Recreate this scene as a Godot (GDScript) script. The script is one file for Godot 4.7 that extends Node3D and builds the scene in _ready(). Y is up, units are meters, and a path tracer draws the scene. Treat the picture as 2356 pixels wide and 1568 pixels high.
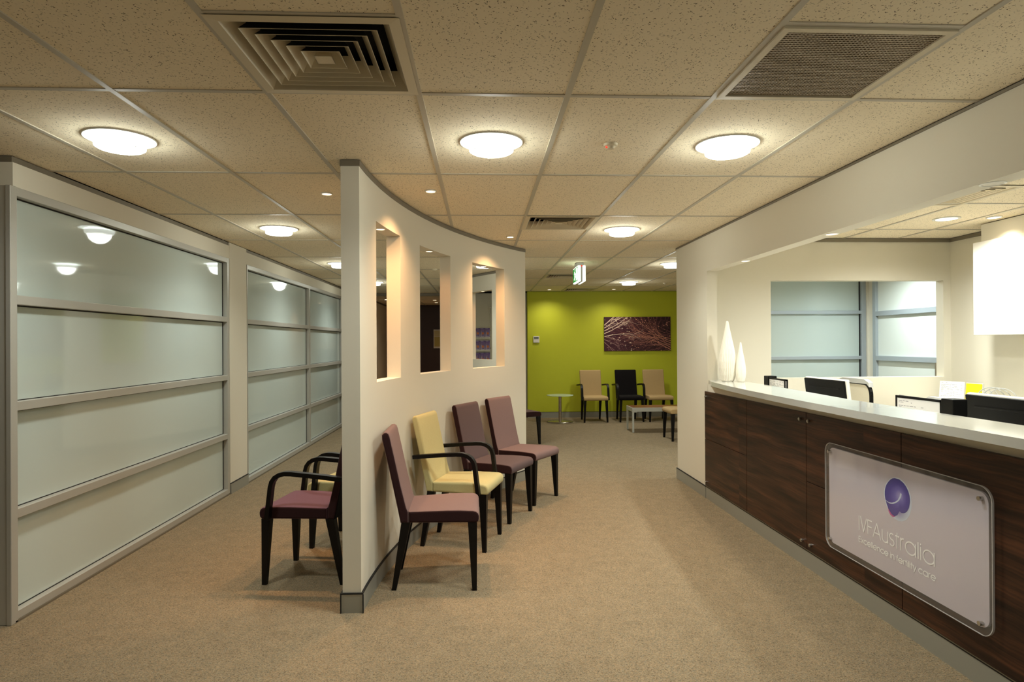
extends Node3D

const CH := 2.455
var M := {}
var used := {}
var rng := RandomNumberGenerator.new()

func _ready():
	rng.seed = 7
	# ---------- camera, environment, exposure
	var cam := Camera3D.new()
	cam.name = "camera"
	cam.position = Vector3(0, 1.455, 0)
	cam.rotation = Vector3(0.0033, -0.0492, -0.0061)
	cam.fov = rad_to_deg(2.0 * atan(784.0 / 1447.0))
	cam.near = 0.05
	cam.far = 60.0
	add_child(cam)
	cam.current = true
	var we := WorldEnvironment.new()
	we.name = "environment"
	var e := Environment.new()
	e.background_mode = Environment.BG_COLOR
	e.background_color = Color(0.02, 0.02, 0.02)
	e.tonemap_mode = Environment.TONE_MAPPER_LINEAR
	e.tonemap_exposure = 1.0
	e.sdfgi_enabled = true
	e.ssao_enabled = true
	e.ssil_enabled = true
	we.environment = e
	add_child(we)
	make_materials()
	# ---------- setting
	floor_and_walls()
	ceilings()
	partitions()
	left_windows()
	back_room()
	# ---------- lamps and ceiling fittings
	lamps()
	fittings()
	# ---------- reception
	reception_desk()
	desk_sign()
	reception_things()
	# ---------- seating
	seating()
	green_wall_things()
	corridor_things()

# ======================================================== helpers
func numbered(n: String) -> String:
	if not used.has(n):
		used[n] = 0
		return n
	used[n] += 1
	return "%s_%03d" % [n, used[n]]

func begin() -> SurfaceTool:
	var s := SurfaceTool.new()
	s.begin(Mesh.PRIMITIVE_TRIANGLES)
	return s

func mesh_of(s: SurfaceTool, m: Material) -> ArrayMesh:
	s.set_material(m)
	return s.commit()

func part(called: String, s: SurfaceTool, m: Material, parent: Node, label := "") -> MeshInstance3D:
	var o := MeshInstance3D.new()
	o.name = called
	o.mesh = mesh_of(s, m)
	parent.add_child(o, true)
	if label != "":
		o.set_meta("label", label)
	return o

func part_mesh(called: String, me: Mesh, parent: Node, at := Vector3.ZERO) -> MeshInstance3D:
	var o := MeshInstance3D.new()
	o.name = called
	o.mesh = me
	o.position = at
	parent.add_child(o, true)
	return o

func tag(o: Node, label: String, category: String, group := "", kind := ""):
	o.set_meta("label", label)
	o.set_meta("category", category)
	if group != "":
		o.set_meta("group", group)
	if kind != "":
		o.set_meta("kind", kind)

func thing(called: String, label: String, category: String, at := Vector3.ZERO, turn := 0.0, group := "") -> Node3D:
	var o := Node3D.new()
	o.name = numbered(called)
	add_child(o)
	o.position = at
	o.rotation.y = turn
	tag(o, label, category, group)
	return o

func solo(called: String, s: SurfaceTool, m: Material, label: String, category: String, group := "") -> MeshInstance3D:
	var o := MeshInstance3D.new()
	o.name = numbered(called)
	o.mesh = mesh_of(s, m)
	add_child(o)
	tag(o, label, category, group)
	return o

func struct(called: String, s: SurfaceTool, m: Material, label: String, category: String) -> MeshInstance3D:
	var o := solo(called, s, m, label, category)
	o.set_meta("kind", "structure")
	return o

func vtx(s: SurfaceTool, p: Vector3, n: Vector3, uv := Vector2.ZERO):
	s.set_normal(n)
	s.set_uv(uv)
	s.add_vertex(p)

# a quad whose corners run counter-clockwise seen from its front
func quad(s: SurfaceTool, a: Vector3, b: Vector3, c: Vector3, d: Vector3):
	var n := (b - a).cross(c - a)
	if n.length() < 1e-12:
		n = (c - a).cross(d - a)
	n = n.normalized()
	quad_n(s, a, b, c, d, n, n, n, n)

func quad_n(s, a, b, c, d, na, nb, nc, nd):
	vtx(s, a, na, Vector2(0, 1)); vtx(s, c, nc, Vector2(1, 0)); vtx(s, b, nb, Vector2(1, 1))
	vtx(s, a, na, Vector2(0, 1)); vtx(s, d, nd, Vector2(0, 0)); vtx(s, c, nc, Vector2(1, 0))

func tri(s, a: Vector3, b: Vector3, c: Vector3):
	var n := (b - a).cross(c - a).normalized()
	vtx(s, a, n); vtx(s, c, n); vtx(s, b, n)

func hexa(s, p: Array):   # p: 4 bottom corners (counter-clockwise seen from above), 4 top corners
	quad(s, p[3], p[2], p[1], p[0])
	quad(s, p[4], p[5], p[6], p[7])
	for i in 4:
		var j = (i + 1) % 4
		quad(s, p[i], p[j], p[4 + j], p[4 + i])

func box(s, a: Vector3, b: Vector3, xf := Transform3D.IDENTITY):
	var x0 = minf(a.x, b.x); var x1 = maxf(a.x, b.x)
	var y0 = minf(a.y, b.y); var y1 = maxf(a.y, b.y)
	var z0 = minf(a.z, b.z); var z1 = maxf(a.z, b.z)
	var p = [Vector3(x0, y0, z1), Vector3(x1, y0, z1), Vector3(x1, y0, z0), Vector3(x0, y0, z0), Vector3(x0, y1, z1), Vector3(x1, y1, z1), Vector3(x1, y1, z0), Vector3(x0, y1, z0)]
	for i in 8:
		p[i] = xf * p[i]
	hexa(s, p)

# a box with rounded edges
func rbox(s, a: Vector3, b: Vector3, r: float, k := 2, xf := Transform3D.IDENTITY):
	var c = (a + b) * 0.5
	var h = ((b - a) * 0.5).abs()
	r = minf(r, minf(h.x, minf(h.y, h.z)))
	var off = func(hh: float) -> Array:
		var o = []
		for i in k + 1:
			o.append(-hh + r * (1.0 - cos(PI * 0.5 * i / k)) if false else -hh + r * tan(PI * 0.25 * i / k))
		var q = o.duplicate()
		q.reverse()
		for v in q:
			o.append(-v)
		return o
	for ax in 3:
		for sg in [-1.0, 1.0]:
			var u = (ax + 1) % 3
			var v = (ax + 2) % 3
			var us = off.call(h[u])
			var vs = off.call(h[v])
			var pos = []
			var nor = []
			for i in us.size():
				for j in vs.size():
					var p = Vector3.ZERO
					p[ax] = sg * h[ax]
					p[u] = us[i]
					p[v] = vs[j]
					var inn = p.clamp(-(h - Vector3.ONE * r), h - Vector3.ONE * r)
					var d = (p - inn).normalized()
					pos.append(xf * (c + inn + d * r))
					nor.append((xf.basis * d).normalized())
			var w = vs.size()
			for i in us.size() - 1:
				for j in w - 1:
					var q0 = i * w + j; var q1 = (i + 1) * w + j; var q2 = q1 + 1; var q3 = q0 + 1
					if sg > 0:
						quad_n(s, pos[q0], pos[q1], pos[q2], pos[q3], nor[q0], nor[q1], nor[q2], nor[q3])
					else:
						quad_n(s, pos[q3], pos[q2], pos[q1], pos[q0], nor[q3], nor[q2], nor[q1], nor[q0])

# profile: (radius, y) from bottom to top on the outside
func lathe(s, prof: Array, n := 32, at := Vector3.ZERO, smooth := false, flute := 0.0, flutes := 0):
	var m = prof.size()
	var nor = []
	for i in m - 1:
		var d: Vector2 = prof[i + 1] - prof[i]
		nor.append(Vector2(d.y, -d.x).normalized())
	for i in m - 1:
		var na: Vector2 = nor[i]
		var nb: Vector2 = nor[i]
		if smooth:
			if i > 0: na = (nor[i] + nor[i - 1]).normalized()
			if i < m - 2: nb = (nor[i] + nor[i + 1]).normalized()
		for k in n:
			var t0 = TAU * k / n
			var t1 = TAU * (k + 1) / n
			var f0 = 1.0 - flute * (0.5 + 0.5 * cos(flutes * t0)) if flutes > 0 else 1.0
			var f1 = 1.0 - flute * (0.5 + 0.5 * cos(flutes * t1)) if flutes > 0 else 1.0
			var a = at + Vector3(prof[i].x * f0 * cos(t0), prof[i].y, prof[i].x * f0 * sin(t0))
			var b = at + Vector3(prof[i].x * f1 * cos(t1), prof[i].y, prof[i].x * f1 * sin(t1))
			var c = at + Vector3(prof[i + 1].x * f1 * cos(t1), prof[i + 1].y, prof[i + 1].x * f1 * sin(t1))
			var d = at + Vector3(prof[i + 1].x * f0 * cos(t0), prof[i + 1].y, prof[i + 1].x * f0 * sin(t0))
			if flutes > 0:
				quad(s, d, c, b, a)
			else:
				quad_n(s, d, c, b, a, Vector3(nb.x * cos(t0), nb.y, nb.x * sin(t0)), Vector3(nb.x * cos(t1), nb.y, nb.x * sin(t1)), Vector3(na.x * cos(t1), na.y, na.x * sin(t1)), Vector3(na.x * cos(t0), na.y, na.x * sin(t0)))

# straight rod between two points
func rod(s, a: Vector3, b: Vector3, r: float, n := 10):
	var y = (b - a).normalized()
	var x = y.cross(Vector3(0, 0, 1) if absf(y.z) < 0.9 else Vector3(1, 0, 0)).normalized()
	var z = x.cross(y)
	for k in n:
		var t0 = TAU * k / n
		var t1 = TAU * (k + 1) / n
		var d0 = x * cos(t0) + z * sin(t0)
		var d1 = x * cos(t1) + z * sin(t1)
		quad_n(s, b + d0 * r, b + d1 * r, a + d1 * r, a + d0 * r, d0, d1, d1, d0)
		tri(s, b, b + d1 * r, b + d0 * r)
		tri(s, a, a + d0 * r, a + d1 * r)

# flat strip bent along a path in the (y, z) plane, at x0..x1
func strip_x(s, pts: Array, x0: float, x1: float, th: float):
	var n = pts.size()
	var L = []
	for i in n:
		var d: Vector2 = (pts[mini(i + 1, n - 1)] - pts[maxi(i - 1, 0)]).normalized()
		var q = Vector2(-d.y, d.x) * th * 0.5
		L.append([pts[i] + q, pts[i] - q, Vector2(-d.y, d.x)])
	var P = func(v: Vector2, x: float) -> Vector3: return Vector3(x, v.y, v.x)
	for i in n - 1:
		var u0 = L[i]; var u1 = L[i + 1]
		var n0 = Vector3(0, u0[2].y, u0[2].x)
		var n1 = Vector3(0, u1[2].y, u1[2].x)
		quad_n(s, P.call(u0[0], x0), P.call(u1[0], x0), P.call(u1[0], x1), P.call(u0[0], x1), n0, n1, n1, n0)
		quad_n(s, P.call(u0[1], x1), P.call(u1[1], x1), P.call(u1[1], x0), P.call(u0[1], x0), -n0, -n1, -n1, -n0)
		quad(s, P.call(u0[1], x0), P.call(u1[1], x0), P.call(u1[0], x0), P.call(u0[0], x0))
		quad(s, P.call(u0[0], x1), P.call(u1[0], x1), P.call(u1[1], x1), P.call(u0[1], x1))
	quad(s, P.call(L[0][0], x0), P.call(L[0][0], x1), P.call(L[0][1], x1), P.call(L[0][1], x0))
	var q = L[n - 1]
	quad(s, P.call(q[1], x0), P.call(q[1], x1), P.call(q[0], x1), P.call(q[0], x0))

# prism of a polygon given in (x, z), between two heights
func prism_y(s, poly: PackedVector2Array, y0: float, y1: float):
	if Geometry2D.is_polygon_clockwise(poly):
		poly.reverse()
	var ix = Geometry2D.triangulate_polygon(poly)
	for i in range(0, ix.size(), 3):
		var a = poly[ix[i]]; var b = poly[ix[i + 1]]; var c = poly[ix[i + 2]]
		if (b - a).cross(c - a) < 0:
			var t = b; b = c; c = t
		tri(s, Vector3(a.x, y1, a.y), Vector3(c.x, y1, c.y), Vector3(b.x, y1, b.y))
		tri(s, Vector3(a.x, y0, a.y), Vector3(b.x, y0, b.y), Vector3(c.x, y0, c.y))
	for i in poly.size():
		var a = poly[i]; var b = poly[(i + 1) % poly.size()]
		quad(s, Vector3(b.x, y0, b.y), Vector3(a.x, y0, a.y), Vector3(a.x, y1, a.y), Vector3(b.x, y1, b.y))

# prism of a polygon given in (u, y) on a plane: origin o, u axis, thickness along the outward normal n
func prism_n(s, poly: PackedVector2Array, o: Vector3, u: Vector3, n: Vector3, d0: float, d1: float):
	var up = Vector3.UP
	var flip = u.cross(up).dot(n) < 0
	if Geometry2D.is_polygon_clockwise(poly):   # Godot's y points down: what it calls clockwise is counter-clockwise here
		pass
	else:
		poly.reverse()
	if flip:
		poly.reverse()
	var area := 0.0
	for i in poly.size():
		area += poly[i].cross(poly[(i + 1) % poly.size()])
	var turn := signf(area)
	var ix = Geometry2D.triangulate_polygon(poly)
	var P = func(v: Vector2, d: float) -> Vector3: return o + u * v.x + up * v.y + n * d
	for i in range(0, ix.size(), 3):
		var a = P.call(poly[ix[i]], d1); var b = P.call(poly[ix[i + 1]], d1); var c = P.call(poly[ix[i + 2]], d1)
		if (b - a).cross(c - a).dot(n) < 0:
			var t = b; b = c; c = t
		tri(s, a, b, c)
		if d1 > d0:
			var w = n * (d0 - d1)
			tri(s, a + w, c + w, b + w)
	if d1 > d0:
		for i in poly.size():
			var a = poly[i]; var b = poly[(i + 1) % poly.size()]
			var q = [P.call(a, d0), P.call(b, d0), P.call(b, d1), P.call(a, d1)]
			var e2 = (b - a).normalized() * turn
			quad_out(s, q, u * e2.y - up * e2.x)

func quad_out(s, q: Array, out: Vector3):   # the same quad, turned so that its front looks along out
	if (q[1] - q[0]).cross(q[2] - q[0]).dot(out) < 0:
		q.reverse()
	quad(s, q[0], q[1], q[2], q[3])

func rrect(x0: float, y0: float, x1: float, y1: float, r: float, k := 6) -> PackedVector2Array:
	var o := PackedVector2Array()
	for c in [[x1 - r, y0 + r, -90], [x1 - r, y1 - r, 0], [x0 + r, y1 - r, 90], [x0 + r, y0 + r, 180]]:
		for i in k + 1:
			var t = deg_to_rad(c[2] + 90.0 * i / k)
			o.append(Vector2(c[0] + r * cos(t), c[1] + r * sin(t)))
	return o

# block between two arcs about (c.x, c.y) in (x, z); angles in degrees, a0 < a1
func arc_block(s, c: Vector2, r0: float, r1: float, a0: float, a1: float, y0: float, y1: float, n: int, caps := true, top := true, bottom := true):
	var P = func(r: float, t: float, y: float) -> Vector3: return Vector3(c.x + r * cos(t), y, c.y + r * sin(t))
	for i in n:
		var t0 = deg_to_rad(lerpf(a0, a1, float(i) / n))
		var t1 = deg_to_rad(lerpf(a0, a1, float(i + 1) / n))
		var n0 = Vector3(cos(t0), 0, sin(t0))
		var n1 = Vector3(cos(t1), 0, sin(t1))
		quad_n(s, P.call(r1, t1, y0), P.call(r1, t0, y0), P.call(r1, t0, y1), P.call(r1, t1, y1), n1, n0, n0, n1)
		quad_n(s, P.call(r0, t0, y0), P.call(r0, t1, y0), P.call(r0, t1, y1), P.call(r0, t0, y1), -n0, -n1, -n1, -n0)
		if top: quad(s, P.call(r0, t0, y1), P.call(r0, t1, y1), P.call(r1, t1, y1), P.call(r1, t0, y1))
		if bottom: quad(s, P.call(r0, t1, y0), P.call(r0, t0, y0), P.call(r1, t0, y0), P.call(r1, t1, y0))
	if caps:
		var t0 = deg_to_rad(a0)
		var t1 = deg_to_rad(a1)
		quad(s, P.call(r1, t0, y0), P.call(r0, t0, y0), P.call(r0, t0, y1), P.call(r1, t0, y1))
		quad(s, P.call(r0, t1, y0), P.call(r1, t1, y0), P.call(r1, t1, y1), P.call(r0, t1, y1))

# ======================================================== materials
func mat(c: Color, rough := 0.7, metal := 0.0, spec := 0.5) -> StandardMaterial3D:
	var m := StandardMaterial3D.new()
	m.albedo_color = c
	m.roughness = rough
	m.metallic = metal
	m.metallic_specular = spec
	return m

func c8(r: float, g: float, b: float) -> Color:
	return Color(r / 255.0, g / 255.0, b / 255.0)

func tri_tex(m: StandardMaterial3D, t: Texture2D, scale: float, world := true) -> StandardMaterial3D:
	m.albedo_texture = t
	m.uv1_triplanar = true
	m.uv1_world_triplanar = world
	m.uv1_triplanar_sharpness = 8.0
	m.uv1_scale = Vector3.ONE * scale
	return m

func lit(c: Color, k: float) -> StandardMaterial3D:
	var m := mat(c, 0.4)
	m.emission_enabled = true
	m.emission = c
	m.emission_energy_multiplier = k
	return m

func make_materials():
	M.paint = mat(c8(222, 216, 199), 0.75)
	M.paint_white = mat(c8(232, 228, 215), 0.75)
	M.paint_green = mat(c8(198, 204, 42), 0.6)
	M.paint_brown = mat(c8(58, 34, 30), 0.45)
	M.paint_taupe = mat(c8(120, 100, 92), 0.6)
	M.alu = mat(c8(186, 184, 176), 0.42, 0.3)
	M.alu_cool = mat(c8(176, 184, 190), 0.4, 0.3)
	M.alu_dark = mat(c8(126, 118, 102), 0.5, 0.3)
	M.skirting = mat(c8(158, 158, 148), 0.45, 0.35)
	M.black = mat(c8(5, 5, 5), 0.5, 0.0, 0.3)
	M.gasket = mat(c8(6, 6, 6), 0.7)
	M.glass_frost = mat(c8(196, 208, 203), 0.035, 0.0, 0.55)
	M.glass_white = mat(c8(226, 232, 226), 0.06, 0.0, 0.5)
	M.wood_black = mat(c8(8, 6, 6), 0.42, 0.0, 0.35)
	M.chrome = mat(c8(200, 198, 192), 0.22, 0.95)
	M.steel = mat(c8(190, 180, 165), 0.25, 0.9)
	M.white_gloss = mat(c8(190, 190, 184), 0.07)
	M.white_satin = mat(c8(238, 234, 222), 0.4)
	M.white_plastic = mat(c8(228, 226, 218), 0.4)
	M.grey_plastic = mat(c8(180, 180, 176), 0.5)
	M.vase = mat(c8(240, 236, 222), 0.3)
	M.plenum = mat(c8(8, 8, 9), 0.9)
	M.louvre = mat(c8(214, 202, 174), 0.55)
	M.tbar = mat(c8(190, 182, 164), 0.5)
	M.mesh_metal = mat(c8(150, 134, 108), 0.5, 0.2)
	M.lamp = lit(Color(0.97, 1.0, 0.98), 3.2)
	M.lamp_ring = mat(c8(235, 235, 228), 0.35)
	M.halogen = lit(Color(1.0, 0.86, 0.70), 6.0)
	M.halogen_white = lit(Color(1.0, 0.93, 0.80), 5.0)
	M.dead_lens = mat(c8(190, 184, 168), 0.3)
	# fabrics
	var weave := ImageTexture.create_from_image(weave_image())
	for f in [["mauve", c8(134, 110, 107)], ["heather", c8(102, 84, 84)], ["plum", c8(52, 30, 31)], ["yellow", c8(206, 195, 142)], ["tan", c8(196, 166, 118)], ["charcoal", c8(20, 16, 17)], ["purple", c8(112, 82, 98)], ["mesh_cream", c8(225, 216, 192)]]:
		var m := mat(f[1], 0.85, 0.0, 0.25)
		m.rim_enabled = true
		m.rim = 0.25
		M[f[0]] = tri_tex(m, weave, 9.0, false)
	M.carpet = tri_tex(mat(Color.WHITE, 0.95, 0.0, 0.1), ImageTexture.create_from_image(carpet_image()), 1.0 / 0.9)
	M.tile = tri_tex(mat(Color.WHITE, 0.9, 0.0, 0.15), ImageTexture.create_from_image(tile_image()), 1.0 / 1.25)
	M.timber = tri_tex(mat(Color.WHITE, 0.36, 0.0, 0.4), ImageTexture.create_from_image(wood_image(c8(17, 8, 5), c8(92, 55, 35))), 0.6)
	M.timber_table = tri_tex(mat(Color.WHITE, 0.3), ImageTexture.create_from_image(wood_image(c8(96, 56, 30), c8(140, 84, 46))), 1.2, false)
	M.green_glass = mat(c8(206, 228, 208), 0.06)
	M.table_paint = mat(c8(196, 198, 190), 0.4)
	var cl := mat(Color(0.93, 0.96, 0.95, 0.03), 0.05, 0.0, 0.35)
	cl.transparency = BaseMaterial3D.TRANSPARENCY_ALPHA
	M.acrylic = cl
	M.acrylic_edge = mat(c8(196, 192, 190), 0.15)
	M.sign_face = mat(c8(200, 192, 202), 0.1)
	M.print_white = mat(c8(250, 250, 250), 0.4)
	var vc := mat(Color.WHITE, 0.3)
	vc.vertex_color_use_as_albedo = true
	M.print_tint = vc
	M.print_pink = mat(c8(196, 70, 150), 0.3)
	M.print_pale = mat(c8(206, 214, 232), 0.3)
	M.sign_green = lit(c8(20, 150, 50), 0.55)
	M.sign_white = lit(c8(245, 255, 240), 1.6)
	M.red_led = lit(c8(255, 40, 20), 1.5)
	M.screen = mat(c8(110, 116, 112), 0.3)
	M.yellow_card = mat(c8(244, 222, 20), 0.5)

func weave_image() -> Image:
	var im := Image.create_empty(128, 128, false, Image.FORMAT_RGB8)
	for y in 128:
		for x in 128:
			var v = 0.90 + 0.06 * float((x + y) % 2) + rng.randf_range(-0.07, 0.07)
			im.set_pixel(x, y, Color(v, v, v))
	return im

func carpet_image() -> Image:
	var n := 1024
	var im := Image.create_empty(n, n, false, Image.FORMAT_RGB8)
	var big := FastNoiseLite.new()
	big.seed = 3
	big.frequency = 0.006
	for y in range(0, n, 3):
		var x := -(y * 7 % 5)
		while x < n:
			var w := rng.randi_range(3, 7)
			var t := rng.randf()
			var b := 0.86 + 0.24 * rng.randf() + 0.05 * big.get_noise_2d(x, y)
			if t < 0.10: b *= 0.74
			var c := Color(0.565 * b, 0.505 * b, 0.408 * b)
			if t > 0.82: c = Color(0.575 * b, 0.490 * b, 0.384 * b)
			elif t > 0.66: c = Color(0.522 * b, 0.490 * b, 0.422 * b)
			im.fill_rect(Rect2i(x, y, w, 3), c)
			x += w
	return im

func tile_image() -> Image:
	var n := 1280
	var im := Image.create_empty(n, n, false, Image.FORMAT_RGB8)
	im.fill(c8(242, 229, 202))
	for i in 9000:
		var p := Vector2(rng.randf() * n, rng.randf() * n)
		var q := Vector2(rng.randf(), rng.randf())
		var b := rng.randf_range(0.95, 1.04)
		im.fill_rect(Rect2i(int(p.x), int(p.y), int(2 + q.x * 5), int(2 + q.y * 5)), Color(0.944 * b, 0.892 * b, 0.785 * b))
	for i in 7200:
		var p := Vector2(rng.randf() * n, rng.randf() * n)
		var a := rng.randf() * TAU
		var L := rng.randf_range(1.0, 7.0)
		var k := rng.randf_range(0.30, 0.74)
		var w := 2 if rng.randf() < 0.4 else 1
		var d := Vector2(cos(a), sin(a))
		for j in int(L) + 1:
			var u := p + d * j
			d = d.rotated(rng.randf_range(-0.3, 0.3))
			im.fill_rect(Rect2i(int(u.x), int(u.y), w, w), Color(0.80 * k, 0.70 * k, 0.54 * k))
	return im

func wood_image(dark: Color, pale: Color) -> Image:
	var w := 1024
	var h := 768
	var im := Image.create_empty(w, h, false, Image.FORMAT_RGB8)
	var n1 := FastNoiseLite.new()
	n1.seed = 11; n1.frequency = 0.01
	var n2 := FastNoiseLite.new()
	n2.seed = 5; n2.frequency = 0.03
	for y in h:
		for x in w:
			var bend := 6.0 * n1.get_noise_2d(x * 0.35, y * 0.3)
			var t := 0.5 + 0.55 * n1.get_noise_2d(x * 0.16, (y + bend) * 2.4) + 0.35 * n2.get_noise_2d(x * 0.10, (y + bend) * 5.5)
			im.set_pixel(x, y, dark.lerp(pale, clampf(t, 0.0, 1.0)))
	return im

# ======================================================== setting
func floor_and_walls():
	var s := begin()
	box(s, Vector3(-5.2, -0.12, -16.8), Vector3(5.3, 0, 3.2))
	struct("floor", s, M.carpet, "beige flecked loop pile carpet across the whole waiting area", "floor")
	# left wall: header over the windows and the rendered pier between them
	s = begin()
	box(s, Vector3(-2.66, 2.297, -12.2), Vector3(-2.455, 2.423, -6.72))
	box(s, Vector3(-2.66, 2.297, -6.275), Vector3(-2.455, 2.423, -3.43))
	box(s, Vector3(-2.66, 0, -6.72), Vector3(-2.452, CH, -6.275))
	box(s, Vector3(-2.66, 0, -16.6), Vector3(-2.46, 2.423, -12.2))
	struct("wall_left", s, M.paint, "cream header and rendered pier framing the frosted windows on the left", "wall")
	s = begin()
	box(s, Vector3(-2.66, 2.423, -16.6), Vector3(-2.462, CH, -6.72))
	box(s, Vector3(-2.66, 2.423, -6.275), Vector3(-2.462, CH, -3.432))
	box(s, Vector3(-5.1, 2.423, -3.56), Vector3(-2.66, CH, -3.432))
	struct("trim_1", s, M.alu_dark, "grey shadow line trim under the ceiling above the left windows", "trim")
	s = begin()
	box(s, Vector3(-5.1, 2.297, -3.56), Vector3(-2.66, 2.423, -3.43))
	box(s, Vector3(-5.1, 0, -3.56), Vector3(-2.95, 2.297, -3.43))
	struct("wall_left_return", s, M.paint, "wall returning left from the corner of the frosted windows", "wall")
	s = begin()
	box(s, Vector3(-5.2, 0, -3.56), Vector3(-5.0, CH, 3.2))
	struct("wall_far_left", s, M.paint, "cream wall out of frame on the far left", "wall")
	s = begin()
	box(s, Vector3(-5.2, 0, 3.0), Vector3(5.2, CH, 3.2))
	struct("wall_rear", s, M.paint, "cream wall out of frame behind the viewpoint", "wall")
	# right wall: pier and beam over the counter
	s = begin()
	box(s, Vector3(2.095, 0, -6.64), Vector3(2.19, CH, -5.735))
	struct("wall_right", s, M.paint, "cream pier beside the far end of the reception counter", "wall")
	s = begin()
	box(s, Vector3(2.095, 2.11, -5.735), Vector3(2.195, CH, 3.0))
	struct("wall_right_beam", s, M.paint, "long cream beam above the reception counter opening", "wall")
	s = begin()
	box(s, Vector3(2.088, CH - 0.012, -6.645), Vector3(2.096, CH, 3.0))
	struct("trim_2", s, M.alu_dark, "thin grey line where the beam meets the ceiling", "trim")
	# reception room
	s = begin()
	box(s, Vector3(2.19, 0, -6.07), Vector3(2.81, CH, -5.97))
	box(s, Vector3(4.545, 0, -6.07), Vector3(4.72, CH, -5.97))
	box(s, Vector3(2.81, 0, -6.07), Vector3(4.545, 1.1, -5.97))
	box(s, Vector3(2.81, 2.046, -6.07), Vector3(4.545, CH, -5.97))
	struct("wall_reception_end", s, M.paint, "cream end wall of the reception with a wide internal opening", "wall")
	s = begin()
	box(s, Vector3(4.62, 0, -5.97), Vector3(4.72, CH, 3.0))
	struct("wall_reception_right", s, M.paint, "cream wall behind the overhead cupboard in reception", "wall")
	s = begin()
	box(s, Vector3(2.19, CH - 0.035, -5.972), Vector3(4.622, CH, -5.955))
	box(s, Vector3(4.605, CH - 0.035, -5.955), Vector3(4.622, CH, 3.0))
	struct("trim_3", s, M.alu_dark, "grey shadow line trim along the top of the reception walls", "trim")
	# green room
	s = begin()
	box(s, Vector3(0.905, 0, -12.4), Vector3(4.2, CH, -12.2))
	struct("wall_green", s, M.paint_green, "lime green feature wall at the far end", "wall")
	s = begin()
	box(s, Vector3(4.0, 0, -12.2), Vector3(4.2, CH, -7.95))
	struct("wall_green_side", s, M.paint, "cream side wall of the far waiting nook", "wall")
	s = begin()
	box(s, Vector3(-0.75, 0, -12.75), Vector3(1.1, CH, -12.6))
	box(s, Vector3(-0.75, 0, -16.6), Vector3(-0.6, CH, -12.75))
	struct("wall_brochure", s, M.paint_white, "white wall behind the brochure rack seen through the openings", "wall")
	s = begin()
	box(s, Vector3(-1.86, 0, -16.7), Vector3(-0.75, CH, -16.5))
	struct("wall_corridor_end", s, M.paint_brown, "dark brown wall at the end of the side corridor", "wall")
	s = begin()
	box(s, Vector3(-2.5, 0, -16.7), Vector3(-1.86, CH, -16.5))
	struct("wall_corridor_taupe", s, M.paint_taupe, "taupe wall beside the dark brown corridor end", "wall")
	# baseboards with a black top line
	var bb = [
		["baseboard_pier", Vector3(-2.452, 0, -6.725), Vector3(-2.440, 0.1, -6.268), "grey skirting at the foot of the pier between left windows"],
		["baseboard_right", Vector3(2.083, 0, -6.652), Vector3(2.095, 0.105, -5.78), "grey skirting at the foot of the cream pier"],
		["baseboard_green", Vector3(0.9, 0, -12.2), Vector3(4.0, 0.105, -12.188), "grey skirting along the lime green wall"],
		["baseboard_brochure", Vector3(-0.75, 0, -12.6), Vector3(0.9, 0.105, -12.588), "grey skirting under the brochure wall"],
	]
	for b in bb:
		s = begin()
		box(s, b[1], b[2])
		var o = struct(b[0], s, M.skirting, b[3], "skirting")
		s = begin()
		var lo: Vector3 = b[1]; var hi: Vector3 = b[2]
		box(s, Vector3(lo.x - 0.001, hi.y, lo.z - 0.001), Vector3(hi.x + 0.001, hi.y + 0.006, hi.z + 0.001))
		part("top_line", s, M.gasket, o, "thin black line")

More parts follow.
